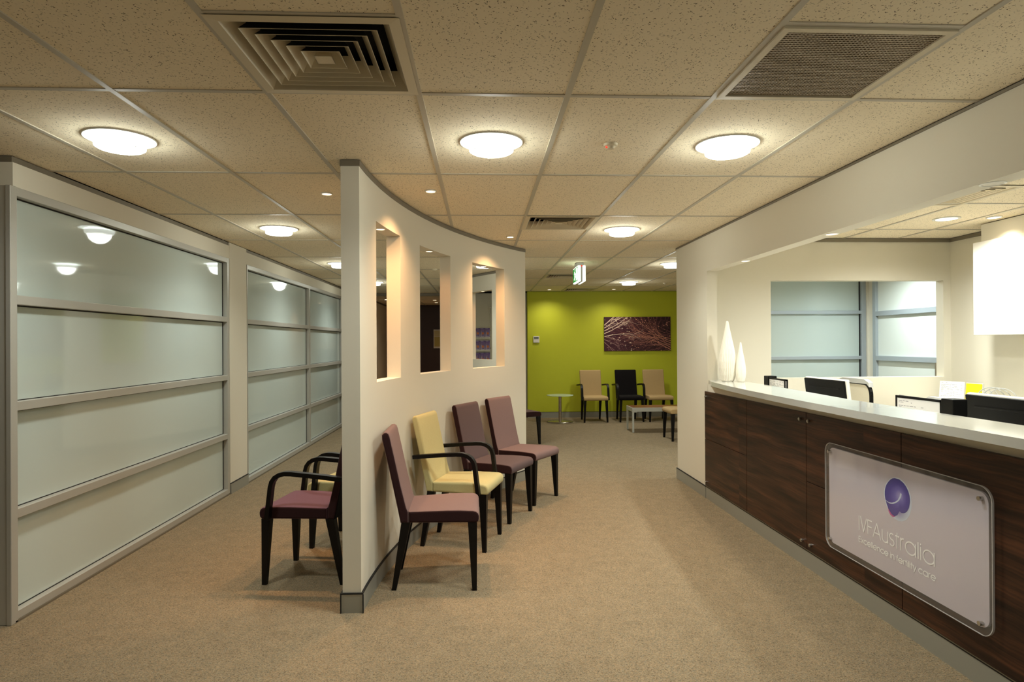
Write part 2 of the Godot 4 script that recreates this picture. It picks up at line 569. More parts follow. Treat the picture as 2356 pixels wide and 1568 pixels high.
func ceilings():
	var s := begin()
	box(s, Vector3(-5.2, 2.62, -16.8), Vector3(5.3, 2.75, 3.2))
	var c := struct("ceiling", s, M.plenum, "suspended ceiling of speckled beige tiles in a metal grid", "ceiling")
	var X0 := -1.4427
	var special := {"1,1": [-1.338, -1.938], "4,1": [-1.338, -1.938], "3,4": [-5.538, -6.138], "4,7": [-8.538, -9.138], "5,9": [-10.938, -11.538]}
	var shared := {}
	for r in range(-2, 14):
		var z1: float = -1.338 - 1.2 * (r - 1)
		var z0: float = z1 - 1.2
		var zc := (z0 + z1) * 0.5
		var lx := -2.46 if zc < -3.43 else -5.0
		var rx := 2.095 if zc > -6.64 else 5.1
		if zc < -12.3: rx = -0.7
		var zlo := maxf(z0, -16.5)
		var zhi := minf(z1, 3.0)
		if zhi - zlo < 0.05: continue
		for k in range(-6, 12):
			var a: float = X0 + 0.6 * k
			var b := a + 0.6
			a = maxf(a, lx)
			b = minf(b, rx)
			if b - a < 0.03: continue
			var ta := zlo
			var tb := zhi
			var key := "%d,%d" % [k + 0, r]
			if special.has(key):
				tb = special[key][0]
				ta = special[key][1]
			var w := b - a - 0.006
			var d := tb - ta - 0.006
			var mk := "%.3f,%.3f" % [w, d]
			if not shared.has(mk):
				var q := begin()
				box(q, Vector3(-w / 2, 0, -d / 2), Vector3(w / 2, 0.016, d / 2))
				shared[mk] = mesh_of(q, M.tile)
			part_mesh("ceiling_tile", shared[mk], c, Vector3((a + b) / 2, CH + 0.0045, (ta + tb) / 2))
		# cross bar at the far edge of the row
		if z0 > -16.4:
			var q := begin()
			box(q, Vector3(lx, CH + 0.001, z0 - 0.012), Vector3(rx, CH + 0.008, z0 + 0.012))
			part("grid_bar", q, M.tbar, c)
	for k in range(-6, 12):
		var x: float = X0 + 0.6 * k
		var far := -12.2
		var near := 3.0
		if x < -2.46: far = -3.43
		elif x < -0.75: far = -16.5
		if x > 2.095: near = -6.64
		if x > 4.9: continue
		var q := begin()
		box(q, Vector3(x - 0.012, CH, far), Vector3(x + 0.012, CH + 0.008, near))
		part("grid_runner", q, M.tbar, c)
	for v in special.keys():
		var k := int(v.split(",")[0])
		var z: float = special[v][1] if int(v.split(",")[1]) in [1, 7, 9] else special[v][0]
		var q := begin()
		box(q, Vector3(X0 + 0.6 * k, CH + 0.001, z - 0.012), Vector3(X0 + 0.6 * k + 0.6, CH + 0.008, z + 0.012))
		part("grid_bar", q, M.tbar, c)
	# reception ceiling
	s = begin()
	box(s, Vector3(2.195, CH + 0.03, -5.97), Vector3(4.62, CH + 0.06, 3.0))
	var c2 := struct("ceiling_reception", s, M.plenum, "suspended tiled ceiling inside the reception", "ceiling")
	var xs := [2.195, 2.44, 2.99, 3.54, 4.085, 4.62]
	var zs := [-5.97, -5.49, -4.44, -3.39, -2.34, -1.29, -0.24, 0.81, 1.86, 3.0]
	for i in xs.size() - 1:
		for j in zs.size() - 1:
			var q := begin()
			box(q, Vector3(xs[i] + 0.003, CH + 0.0045, zs[j] + 0.003), Vector3(xs[i + 1] - 0.003, CH + 0.02, zs[j + 1] - 0.003))
			part("ceiling_tile", q, M.tile, c2)
	for i in range(1, xs.size() - 1):
		var q := begin()
		box(q, Vector3(xs[i] - 0.012, CH, -5.97), Vector3(xs[i] + 0.012, CH + 0.008, 3.0))
		part("grid_runner", q, M.tbar, c2)
	for j in range(1, zs.size() - 1):
		var q := begin()
		box(q, Vector3(2.195, CH + 0.001, zs[j] - 0.012), Vector3(4.62, CH + 0.008, zs[j] + 0.012))
		part("grid_bar", q, M.tbar, c2)

const RC := Vector2(4.9187, -3.3339)
const RR := 5.5776
const OPEN := [[185.4, 191.0], [195.3, 201.85], [206.4, 212.95]]

func partitions():
	for which in 2:
		var mir := which == 1
		var c := RC if not mir else Vector2(RC.x, -15.22 - RC.y)
		var an := func(a: float) -> float: return a if not mir else 360.0 - a
		var blk := func(s, r0, r1, a0, a1, y0, y1, n, caps, top, bottom):
			if mir: arc_block(s, c, r0, r1, 360.0 - a1, 360.0 - a0, y0, y1, n, caps, top, bottom)
			else: arc_block(s, c, r0, r1, a0, a1, y0, y1, n, caps, top, bottom)
		var A0 := 181.25
		var A1 := 217.2
		var s := begin()
		var R1 := RR + 0.1
		var T := CH - 0.032
		var at := A0
		for o in OPEN:
			blk.call(s, RR, R1, at, o[0], 0.0, T, 10, true, true, true)
			blk.call(s, RR, R1, o[0], o[1], 0.0, 1.222, 10, false, true, true)
			blk.call(s, RR, R1, o[0], o[1], 2.203, T, 10, false, true, true)
			at = o[1]
		blk.call(s, RR, R1, at, A1, 0.0, T, 10, true, true, true)
		struct("wall_partition" if not mir else "wall_partition_far", s, M.paint, "curved cream partition with three tall slot openings nearest the camera" if not mir else "second curved cream partition glimpsed through the third slot opening", "partition")
		s = begin()
		blk.call(s, RR - 0.004, R1 + 0.004, A0 - 0.04, A1 + 0.04, T, CH, 48, true, true, true)
		struct("trim_4" if not mir else "trim_5", s, M.alu_dark, "grey channel along the top of the near curved partition" if not mir else "grey channel along the top of the far curved partition", "trim")
		s = begin()
		blk.call(s, RR - 0.010, R1 + 0.010, A0 - 0.1, A1 + 0.1, 0.0, 0.1, 48, true, true, false)
		var b := struct("baseboard_partition" if not mir else "baseboard_partition_far", s, M.skirting, "grey aluminium skirting wrapped round the near curved partition" if not mir else "grey aluminium skirting round the far curved partition", "skirting")
		s = begin()
		blk.call(s, RR - 0.0115, R1 + 0.0115, A0 - 0.115, A1 + 0.115, 0.1, 0.107, 48, true, true, true)
		part("top_line", s, M.gasket, b, "thin black line")
		if not mir:
			s = begin()
			for r in [RR - 0.0115, R1 + 0.0085]:
				var t := deg_to_rad(A0 - 0.1)
				var p := Vector3(c.x + r * cos(t), 0, c.y + r * sin(t))
				box(s, p + Vector3(-0.002, 0, -0.004), p + Vector3(0.003, 0.1, 0.006))
			part("corner_line", s, M.gasket, b, "thin black corner joint")

func left_windows():
	var xf := -2.452   # front of the frames
	var xg := -2.497   # face of the glass
	var make := func(called: String, z0: float, z1: float, posts: Array, label: String):
		var w := Node3D.new()
		w.name = called
		add_child(w)
		tag(w, label, "window", "", "structure")
		var rails := [[0.012, 0.058], [0.545, 0.595], [1.112, 1.162], [1.675, 1.725], [2.25, 2.297]]
		for r in rails:
			var s := begin()
			rbox(s, Vector3(xg - 0.03, r[0], z0), Vector3(xf, r[1], z1), 0.003, 1)
			part("frame_rail", s, M.alu, w)
		var edges := [z0, z0 + 0.045]
		var bays := []
		var from := z0 + 0.045
		for p in posts:
			bays.append([from, p - 0.03])
			from = p + 0.03
			var s := begin()
			rbox(s, Vector3(xg - 0.03, 0.012, p - 0.03), Vector3(xf + 0.001, 2.297, p + 0.03), 0.003, 1)
			part("frame_post", s, M.alu, w)
		bays.append([from, z1 - 0.02])
		for q in [[z0, z0 + 0.045], [z1 - 0.02, z1]]:
			var s := begin()
			rbox(s, Vector3(xg - 0.03, 0.012, q[0]), Vector3(xf + 0.001, 2.297, q[1]), 0.003, 1)
			part("frame_post", s, M.alu, w)
		for i in 4:
			var y0: float = rails[i][1]
			var y1: float = rails[i + 1][0]
			for b in bays:
				var s := begin()
				box(s, Vector3(xg - 0.012, y0 - 0.01, b[0] - 0.01), Vector3(xg, y1 + 0.01, b[1] + 0.01))
				part("glass_pane", s, M.glass_frost, w)
				s = begin()
				var g := 0.007
				box(s, Vector3(xg - 0.001, y1 - g, b[0]), Vector3(xg + 0.004, y1 + 0.001, b[1]))
				box(s, Vector3(xg - 0.001, y0 - 0.001, b[0]), Vector3(xg + 0.004, y0 + g * 0.6, b[1]))
				box(s, Vector3(xg - 0.001, y0, b[0] - 0.001), Vector3(xg + 0.004, y1, b[0] + g * 1.5))
				part("gasket", s, M.gasket, w)
	make.call("window_1", -6.262, -3.432, [], "frosted glass window of four stacked panes nearest on the left")
	make.call("window_2", -12.2, -6.735, [-11.3, -9.15], "frosted glazing beyond the cream pier on the left")
	var s := begin()
	rbox(s, Vector3(-2.95, 0, -3.45), Vector3(-2.475, 2.297, -3.405), 0.004, 1)
	rbox(s, Vector3(-2.474, 0, -3.45), Vector3(-2.447, 2.297, -3.40), 0.004, 1)
	struct("trim_6", s, M.alu, "aluminium end panel facing the camera at the left window corner", "trim")
	s = begin()
	box(s, Vector3(-2.64, 0, -12.2), Vector3(-2.53, 2.3, -3.45))
	struct("wall_office", s, M.paint_taupe, "office lining behind the left frosted glazing", "wall")
	s = begin()
	box(s, Vector3(-2.66, 0, -6.262), Vector3(-2.447, 0.012, -3.43))
	box(s, Vector3(-2.66, 0, -12.2), Vector3(-2.447, 0.012, -6.735))
	struct("trim_7", s, M.alu_dark, "dark strip below the sills of the left windows", "trim")

func back_room():
	# frosted glazing across the passage behind the reception opening
	var w := Node3D.new()
	w.name = "window_3"
	add_child(w)
	tag(w, "grey frosted glazing straight behind the reception opening", "window", "", "structure")
	var zf := -7.9
	var rails := [0.0, 0.66, 1.24, 1.825, 2.42]
	for y in rails:
		var s := begin()
		rbox(s, Vector3(3.3, y - 0.022, zf - 0.04), Vector3(4.96, y + 0.022, zf + 0.02), 0.003, 1)
		part("frame_rail", s, M.alu_cool, w)
	for x in [3.3, 4.935]:
		var s := begin()
		rbox(s, Vector3(x - 0.03, 0, zf - 0.04), Vector3(x + 0.03, CH, zf + 0.021), 0.003, 1)
		part("frame_post", s, M.alu_cool, w)
	for i in 4:
		var s := begin()
		box(s, Vector3(3.3, rails[i], zf - 0.035), Vector3(4.93, rails[i + 1], zf - 0.02))
		part("glass_pane", s, M.glass_frost, w)
		s = begin()
		box(s, Vector3(4.892, rails[i] + 0.02, zf - 0.021), Vector3(4.906, rails[i + 1] - 0.02, zf - 0.012))
		part("gasket", s, M.gasket, w)
	var s := begin()
	box(s, Vector3(4.965, 0, -8.0), Vector3(5.2, CH, -7.86))
	rod(s, Vector3(5.06, 0, -7.84), Vector3(5.06, CH, -7.84), 0.055, 20)
	struct("wall_corner", s, M.paint, "cream corner column between the two back glazed screens", "wall")
	# white glazed door leaf along the right of the passage
	var d := Node3D.new()
	d.name = "door_1"
	add_child(d)
	tag(d, "white frosted glass door with a metal pull behind reception", "door", "", "structure")
	for y in [0.02, 0.66, 1.24, 1.795, 2.42]:
		s = begin()
		rbox(s, Vector3(4.94, y - 0.03, -7.7), Vector3(4.99, y + 0.03, -6.46), 0.003, 1)
		part("frame_rail", s, M.alu_cool, d)
	for z in [-7.68, -6.48]:
		s = begin()
		rbox(s, Vector3(4.939, 0, z - 0.03), Vector3(4.992, CH, z + 0.03), 0.003, 1)
		part("frame_post", s, M.alu_cool, d)
	var ys := [0.02, 0.66, 1.24, 1.795, 2.42]
	for i in 4:
		s = begin()
		box(s, Vector3(4.975, ys[i], -7.66), Vector3(4.985, ys[i + 1], -6.5))
		part("glass_pane", s, M.glass_white, d)
	s = begin()
	rod(s, Vector3(4.90, 0.9, -6.55), Vector3(4.90, 1.215, -6.55), 0.012)
	rod(s, Vector3(4.90, 1.19, -6.55), Vector3(4.945, 1.19, -6.55), 0.009)
	rod(s, Vector3(4.90, 0.92, -6.55), Vector3(4.945, 0.92, -6.55), 0.009)
	part("pull_handle", s, M.steel, d, "straight metal pull handle")
	s = begin()
	box(s, Vector3(4.995, 0, -8.0), Vector3(5.2, CH, -5.9))
	box(s, Vector3(4.72, 0, -6.07), Vector3(5.0, CH, -5.97))
	struct("wall_passage", s, M.paint_white, "white wall closing the passage behind reception", "wall")

# ======================================================== lamps
var lamp_proto: Node3D = null
func round_lamp(x: float, z: float, energy: float, label: String, group := "round ceiling lights"):
	var o: Node3D
	if lamp_proto == null:
		o = thing("ceiling_lamp", label, "ceiling light", Vector3(x, CH, z), 0, group)
		var s := begin()
		lathe(s, [Vector2(0.1525, 0.004), Vector2(0.1525, -0.001), Vector2(0.156, -0.002), Vector2(0.158, 0.004)], 48)
		part("trim_ring", s, M.lamp_ring, o)
		s = begin()
		var pr := [Vector2(0.0, -0.022)]
		for i in range(1, 9):
			var t := i / 8.0
			pr.append(Vector2(0.152 * t, -0.022 + 0.026 * t * t))
		lathe(s, pr, 48, Vector3.ZERO, true)
		part("diffuser", s, M.lamp, o)
		s = begin()
		lathe(s, [Vector2(0.0, -0.048), Vector2(0.100, -0.048), Vector2(0.110, -0.042), Vector2(0.112, -0.018)], 48)
		part("drop_glass", s, M.lamp, o)
		s = begin()
		for k in 3:
			s = begin()
			var t := TAU * k / 3.0 + 0.4
			rod(s, Vector3(0.1 * cos(t), -0.050, 0.1 * sin(t)), Vector3(0.1 * cos(t), -0.02, 0.1 * sin(t)), 0.004, 6)
			part("clip", s, M.lamp_ring, o)
		lamp_proto = o
	else:
		o = lamp_proto.duplicate()
		o.name = numbered("ceiling_lamp")
		add_child(o)
		o.position = Vector3(x, CH, z)
		tag(o, label, "ceiling light", group)
		for ch in o.get_children():
			if ch is Light3D:
				o.remove_child(ch)
				ch.free()
	var l := OmniLight3D.new()
	l.name = "glow"
	l.light_color = Color(0.985, 1.0, 0.965)
	l.light_energy = energy * 0.125
	l.omni_range = 14.0
	l.omni_attenuation = 2.0
	l.light_size = 0.09
	l.shadow_enabled = true
	l.position = Vector3(0, -0.040, 0)
	o.add_child(l)
	var d := SpotLight3D.new()
	d.name = "downlight"
	d.light_color = l.light_color
	d.light_energy = energy
	d.spot_angle = 75.0
	d.spot_angle_attenuation = 1.0
	d.spot_range = 14.0
	d.spot_attenuation = 2.0
	d.light_size = 0.09
	d.shadow_enabled = true
	d.position = Vector3(0, -0.060, 0)
	d.rotation.x = -PI / 2
	o.add_child(d)

func small_lamp(p: Vector3, r: float, energy: float, angle: float, col: Color, m: Material, label: String, group: String):
	var o := thing("recessed_downlight", label, "downlight", p, 0, group)
	var s := begin()
	lathe(s, [Vector2(r * 0.86, 0.006), Vector2(r * 0.86, -0.001), Vector2(r * 0.95, -0.004), Vector2(r * 1.12, -0.002), Vector2(r * 1.14, 0.003)], 28)
	part("trim_ring", s, M.lamp_ring, o)
	s = begin()
	lathe(s, [Vector2(0.0, -0.0015), Vector2(r * 0.87, -0.0015)], 28)
	part("lens", s, m, o)
	if energy > 0.0:
		var l := SpotLight3D.new()
		l.name = "beam"
		l.light_color = col
		l.light_energy = energy
		l.spot_angle = angle
		l.spot_angle_attenuation = 1.0
		l.spot_range = 9.0
		l.spot_attenuation = 2.0
		l.light_size = r * 0.7
		l.shadow_enabled = true
		l.position = Vector3(0, -0.008, 0)
		l.rotation.x = -PI / 2
		o.add_child(l)

func lamps():
	var E := 1.75
	round_lamp(-1.743, -3.138, E * 0.82, "round ceiling light nearest the left frosted window")
	round_lamp(0.057, -3.138, E, "round ceiling light in the middle of the nearest row")
	round_lamp(1.257, -3.138, E, "round ceiling light in the nearest row, closest to the counter beam")
	round_lamp(-1.743, -5.538, E * 0.82, "second round ceiling light along the left windows")
	round_lamp(1.257, -5.538, E, "round ceiling light beside the small square vent past the partition")
	round_lamp(-1.743, -7.938, E * 0.82, "third round ceiling light along the left windows, half behind the partition")
	round_lamp(2.457, -7.938, E, "round ceiling light half hidden by the cream pier")
	round_lamp(2.457, -10.338, E, "farthest round ceiling light before the green wall")
	round_lamp(0.057, -7.938, E, "round ceiling light seen through the third partition slot")
	round_lamp(-1.743, -10.338, E * 0.82, "round ceiling light seen through the first partition slot")
	round_lamp(-1.743, -0.738, E * 0.5, "round ceiling light above left of the camera", "round ceiling lights out of frame")
	round_lamp(1.257, -0.738, E * 0.5, "round ceiling light above right of the camera", "round ceiling lights out of frame")
	round_lamp(0.057, 1.662, E * 0.5, "round ceiling light behind the camera", "round ceiling lights out of frame")
	var warm := Color(1.0, 0.78, 0.56)
	var hal := "small halogen downlights"
	small_lamp(Vector3(-1.02, CH, -4.242), 0.034, 1.6, 62, warm, M.halogen, "small warm downlight in the ceiling left of the partition end", hal)
	small_lamp(Vector3(-0.325, CH, -4.153), 0.034, 1.7, 64, warm, M.halogen, "small warm downlight in front of the first slot opening", hal)
	small_lamp(Vector3(0.281, CH, -5.925), 0.034, 1.7, 64, warm, M.halogen, "small warm downlight in front of the third slot opening", hal)
	small_lamp(Vector3(1.29, CH, -11.784), 0.04, 0.9, 72, Color(1.0, 0.96, 0.88), M.halogen, "small downlight close to the green wall above the round table", hal)
	small_lamp(Vector3(2.50, CH, -11.715), 0.04, 0.9, 72, Color(1.0, 0.96, 0.88), M.halogen, "small downlight close to the green wall above the picture", hal)
	small_lamp(Vector3(-1.06, CH, -14.56), 0.05, 0.6, 55, warm, M.halogen, "nearer of two downlights before the dark brown wall", hal)
	small_lamp(Vector3(-1.09, CH, -15.5), 0.05, 0.6, 55, warm, M.halogen, "farther of two downlights before the dark brown wall", hal)
	small_lamp(Vector3(-2.1, CH, -14.37), 0.09, 0.8, 65, Color(1, 0.95, 0.85), M.halogen_white, "larger white downlight deep in the side corridor", hal)
	# in the heads of the slots
	var names := ["first", "second", "third"]
	for i in 3:
		var a: float = deg_to_rad((OPEN[i][0] + OPEN[i][1]) * 0.5)
		var r := RR + 0.05
		small_lamp(Vector3(RC.x + r * cos(a), 2.203, RC.y + r * sin(a)), 0.030, 0.22, 75, Color(1.0, 0.69, 0.44), M.halogen, "tiny halogen in the head of the %s slot opening" % names[i], "slot downlights")
		if i == 2:
			small_lamp(Vector3(RC.x + r * cos(a), 2.203, -15.22 - RC.y - r * sin(a)), 0.030, 0.22, 75, Color(1.0, 0.69, 0.44), M.halogen, "tiny halogen in the slot of the far curved partition", "slot downlights")
	# reception
	var wr := Color(1.0, 0.93, 0.82)
	small_lamp(Vector3(2.147, 2.11, -5.0), 0.036, 0.7, 66, wr, M.halogen, "beam downlight above the white vases", "beam downlights")
	small_lamp(Vector3(2.147, 2.11, -3.745), 0.036, 0.7, 66, wr, M.halogen, "lit beam downlight above the middle of the counter", "beam downlights")
	small_lamp(Vector3(2.145, 2.11, -2.53), 0.043, 0.0, 62, wr, M.dead_lens, "unlit fitting in the beam near the right edge", "beam downlights")
	small_lamp(Vector3(3.84, CH, -5.0), 0.088, 5.0, 80, Color(0.98, 1.0, 0.98), M.halogen_white, "large round downlight in the reception ceiling", "reception downlights")
	small_lamp(Vector3(4.19, CH, -4.93), 0.05, 1.1, 58, Color(1.0, 0.93, 0.80), M.halogen_white, "downlight close against the white overhead cupboard", "reception downlights")
	small_lamp(Vector3(2.72, CH, -4.3), 0.088, 5.6, 82, Color(0.98, 1.0, 0.98), M.halogen_white, "added reception fill downlight hidden above the beam", "reception downlights")  # unseen lamp added to brighten the reception end wall
	small_lamp(Vector3(3.1, CH, -2.0), 0.088, 4.0, 80, Color(0.98, 1.0, 0.98), M.halogen_white, "added reception fill downlight beside the camera behind the beam", "reception downlights")  # another unseen lamp, added as fill for the reception
	small_lamp(Vector3(3.5, CH, -7.0), 0.06, 0.8, 60, wr, M.halogen_white, "downlight in the passage seen at the top of the reception opening", "reception downlights")
	small_lamp(Vector3(4.35, CH, -6.8), 0.088, 5.0, 80, Color(0.95, 1.0, 1.0), M.halogen_white, "downlight by the white glass door", "reception downlights")

# ======================================================== ceiling fittings
func diffuser(x: float, z: float, label: String):
	var o := thing("air_diffuser", label, "vent", Vector3(x, CH, z), 0, "square four-way air diffusers")
	var fr := func(s, bk, h0: float, y0: float, h1: float, y1: float):   # square frustum surface facing outward-down
		for k in 4:
			var b := Basis(Vector3.UP, PI / 2 * k)
			quad(s, b * Vector3(-h1, y1, h1), b * Vector3(h1, y1, h1), b * Vector3(h0, y0, h0), b * Vector3(-h0, y0, h0))
			quad(s, b * Vector3(-h0 + 0.0015, y0, h0 - 0.0015), b * Vector3(h0 - 0.0015, y0, h0 - 0.0015), b * Vector3(h1 - 0.0015, y1, h1 - 0.0015), b * Vector3(-h1 + 0.0015, y1, h1 - 0.0015))
			var q0 := h0 + 0.001; var q1 := h1 - 0.001
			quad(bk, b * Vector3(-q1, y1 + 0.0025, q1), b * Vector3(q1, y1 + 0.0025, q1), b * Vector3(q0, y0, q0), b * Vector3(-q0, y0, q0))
			quad(s, b * Vector3(-h1 + 0.0015, y1, h1 - 0.0015), b * Vector3(h1 - 0.0015, y1, h1 - 0.0015), b * Vector3(h1, y1, h1), b * Vector3(-h1, y1, h1))
	var s := begin()
	for k in 4:
		var b := Basis(Vector3.UP, PI / 2 * k)
		quad(s, b * Vector3(-0.262, -0.004, 0.262), b * Vector3(0.262, -0.004, 0.262), b * Vector3(0.298, -0.002, 0.298), b * Vector3(-0.298, -0.002, 0.298))
		quad(s, b * Vector3(-0.225, 0.06, 0.225), b * Vector3(0.225, 0.06, 0.225), b * Vector3(0.262, -0.004, 0.262), b * Vector3(-0.262, -0.004, 0.262))
	part("frame", s, M.louvre, o)
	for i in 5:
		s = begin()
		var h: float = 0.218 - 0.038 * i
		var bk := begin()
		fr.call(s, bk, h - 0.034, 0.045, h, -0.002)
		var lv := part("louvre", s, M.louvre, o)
		part("louvre_back_shade", bk, M.plenum, lv, "louvre back coloured black for the shade in the slots")  # black here paints the shade seen between the blades
	s = begin()
	fr.call(s, begin(), 0.018, 0.03, 0.031, -0.002)
	quad(s, Vector3(-0.031, -0.002, -0.031), Vector3(0.031, -0.002, -0.031), Vector3(0.031, -0.002, 0.031), Vector3(-0.031, -0.002, 0.031))
	part("centre_plate", s, M.louvre, o)
	s = begin()
	box(s, Vector3(-0.3, 0.12, -0.3), Vector3(0.3, 0.13, 0.3))
	for k in 4:
		box(s, Vector3(-0.3, 0.02, 0.29), Vector3(0.3, 0.12, 0.3), Transform3D(Basis(Vector3.UP, PI / 2 * k)))
	part("plenum_box", s, M.plenum, o)

func fittings():
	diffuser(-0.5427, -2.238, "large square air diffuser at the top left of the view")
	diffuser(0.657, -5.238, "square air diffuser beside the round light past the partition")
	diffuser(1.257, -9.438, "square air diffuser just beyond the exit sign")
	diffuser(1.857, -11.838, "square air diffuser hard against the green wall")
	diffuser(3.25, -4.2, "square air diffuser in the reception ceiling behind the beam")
	# return air grille
	var o := thing("return_air_grille", "square perforated return air grille at the top right", "vent", Vector3(1.257, CH, -2.238))
	var s := begin()
	for k in 4:
		var b := Transform3D(Basis(Vector3.UP, PI / 2 * k))
		hexa(s, [b * Vector3(-0.288, -0.006, 0.288), b * Vector3(0.288, -0.006, 0.288), b * Vector3(0.263, -0.006, 0.263), b * Vector3(-0.263, -0.006, 0.263), b * Vector3(-0.288, 0.012, 0.288), b * Vector3(0.288, 0.012, 0.288), b * Vector3(0.263, 0.012, 0.263), b * Vector3(-0.263, 0.012, 0.263)])
	part("frame", s, M.louvre, o)
	s = begin()
	var n := 40
	for i in n:
		var t: float = -0.263 + 0.526 * (i + 0.5) / n
		box(s, Vector3(-0.263, 0.0, t - 0.0030), Vector3(0.263, 0.007, t + 0.0030))
	for i in n:
		var t: float = -0.263 + 0.526 * (i + 0.5) / n
		box(s, Vector3(t - 0.0026, 0.001, -0.263), Vector3(t + 0.0026, 0.008, 0.263))
	var g := part("grille_mesh", s, M.mesh_metal, o)
	g.set_meta("kind", "stuff")
	s = begin()
	box(s, Vector3(-0.29, 0.06, -0.29), Vector3(0.29, 0.07, 0.29))
	part("plenum_box", s, M.mesh_metal, o)
	# detectors
	for q in [[0.661, -3.153, "small white smoke detector with a red light in the near ceiling", true], [3.12, -10.52, "small ceiling sensor near the green wall, right of the far light", false], [-1.55, -7.35, "small ceiling sensor seen through the first slot opening", false], [-0.62, -8.5, "small round ceiling sensor seen through the second slot opening", false]]:
		var d := thing("smoke_detector", q[2], "detector", Vector3(q[0], CH, q[1]), 0, "ceiling detectors")
		s = begin()
		lathe(s, [Vector2(0.0, -0.020), Vector2(0.016, -0.020), Vector2(0.024, -0.010), Vector2(0.034, -0.007), Vector2(0.036, 0.004)], 24)
		part("body", s, M.louvre, d)
		s = begin()
		if q[3]:
			lathe(s, [Vector2(0.0, -0.019), Vector2(0.004, -0.017), Vector2(0.005, -0.012)], 10, Vector3(-0.022, 0, 0.006))
			part("indicator_light", s, M.red_led, d)
	exit_sign()

func exit_sign():
	var o := thing("exit_sign", "green and white illuminated running man exit sign hanging from the ceiling", "exit sign", Vector3(1.245, CH, -7.9))
	var s := begin()
	rbox(s, Vector3(-0.045, -0.045, -0.09), Vector3(0.045, 0.0, 0.09), 0.004, 1)
	part("ceiling_bracket", s, M.grey_plastic, o)
	s = begin()
	rbox(s, Vector3(-0.012, -0.245, -0.2), Vector3(0.012, -0.04, 0.2), 0.004, 1)
	part("spine", s, M.grey_plastic, o)
	s = begin()
	rbox(s, Vector3(-0.006, -0.06, 0.2), Vector3(0.006, -0.048, 0.204), 0.001, 1)
	part("indicator_light", s, M.red_led, o)
	for sd in [-1.0, 1.0]:
		s = begin()
		rbox(s, Vector3(sd * 0.014, -0.245, -0.21), Vector3(sd * 0.048, -0.048, 0.21), 0.008, 2)
		var b := part("light_panel", s, M.sign_white, o)
		var N := Vector3(sd, 0, 0)
		var U := Vector3(0, 0, sd * -1.0)   # left to right for someone facing that side
		s = begin()
		prism_n(s, rrect(-0.19, -0.232, 0.19, -0.06, 0.01), Vector3(sd * 0.048, 0, 0), U, N, 0.0, 0.0015)
		part("green_face", s, M.sign_green, b, "green printed face")
		s = begin()
		var X := func(pts: Array) -> PackedVector2Array:
			var q := PackedVector2Array()
			for p in pts:
				q.append(Vector2(p[0] * 0.155 - 0.125, -0.222 + p[1] * 0.155))
			return q
		var O := Vector3(sd * 0.048, 0, 0)
		# running figure: head, body, arms, legs
		var head := PackedVector2Array()
		for i in 14:
			head.append(Vector2(-0.125 + 0.155 * 0.62 + 0.014 * cos(TAU * i / 14), -0.222 + 0.155 * 0.92 + 0.014 * sin(TAU * i / 14)))
		prism_n(s, head, O, U, N, 0.0, 0.0028)
		for poly in [[[0.42, 0.80], [0.58, 0.80], [0.62, 0.44], [0.44, 0.42]], [[0.44, 0.80], [0.26, 0.74], [0.18, 0.56], [0.24, 0.54], [0.32, 0.67], [0.46, 0.70]], [[0.56, 0.80], [0.66, 0.60], [0.84, 0.62], [0.84, 0.55], [0.62, 0.52], [0.52, 0.66]], [[0.44, 0.46], [0.60, 0.46], [0.78, 0.26], [0.70, 0.02], [0.62, 0.04], [0.66, 0.24], [0.48, 0.36]], [[0.46, 0.48], [0.54, 0.42], [0.42, 0.22], [0.14, 0.10], [0.12, 0.18], [0.34, 0.27]]]:
			prism_n(s, X.call(poly), O, U, N, 0.0, 0.0026)
		part("running_man", s, M.sign_white, b, "white running figure")
		s = begin()
		prism_n(s, PackedVector2Array([Vector2(0.06, -0.222), Vector2(0.17, -0.222), Vector2(0.17, -0.07), Vector2(0.06, -0.07)]), O, U, N, 0.0, 0.0024)
		part("doorway", s, M.sign_white, b, "white doorway symbol")
	var l := OmniLight3D.new()
	l.name = "glow"
	l.light_color = Color(0.9, 1.0, 0.9)
	l.light_energy = 0.06
	l.omni_range = 5.0
	l.omni_attenuation = 2.0
	l.light_size = 0.05
	l.shadow_enabled = true
	l.position = Vector3(-0.03, -0.15, 0.0)
	o.add_child(l)

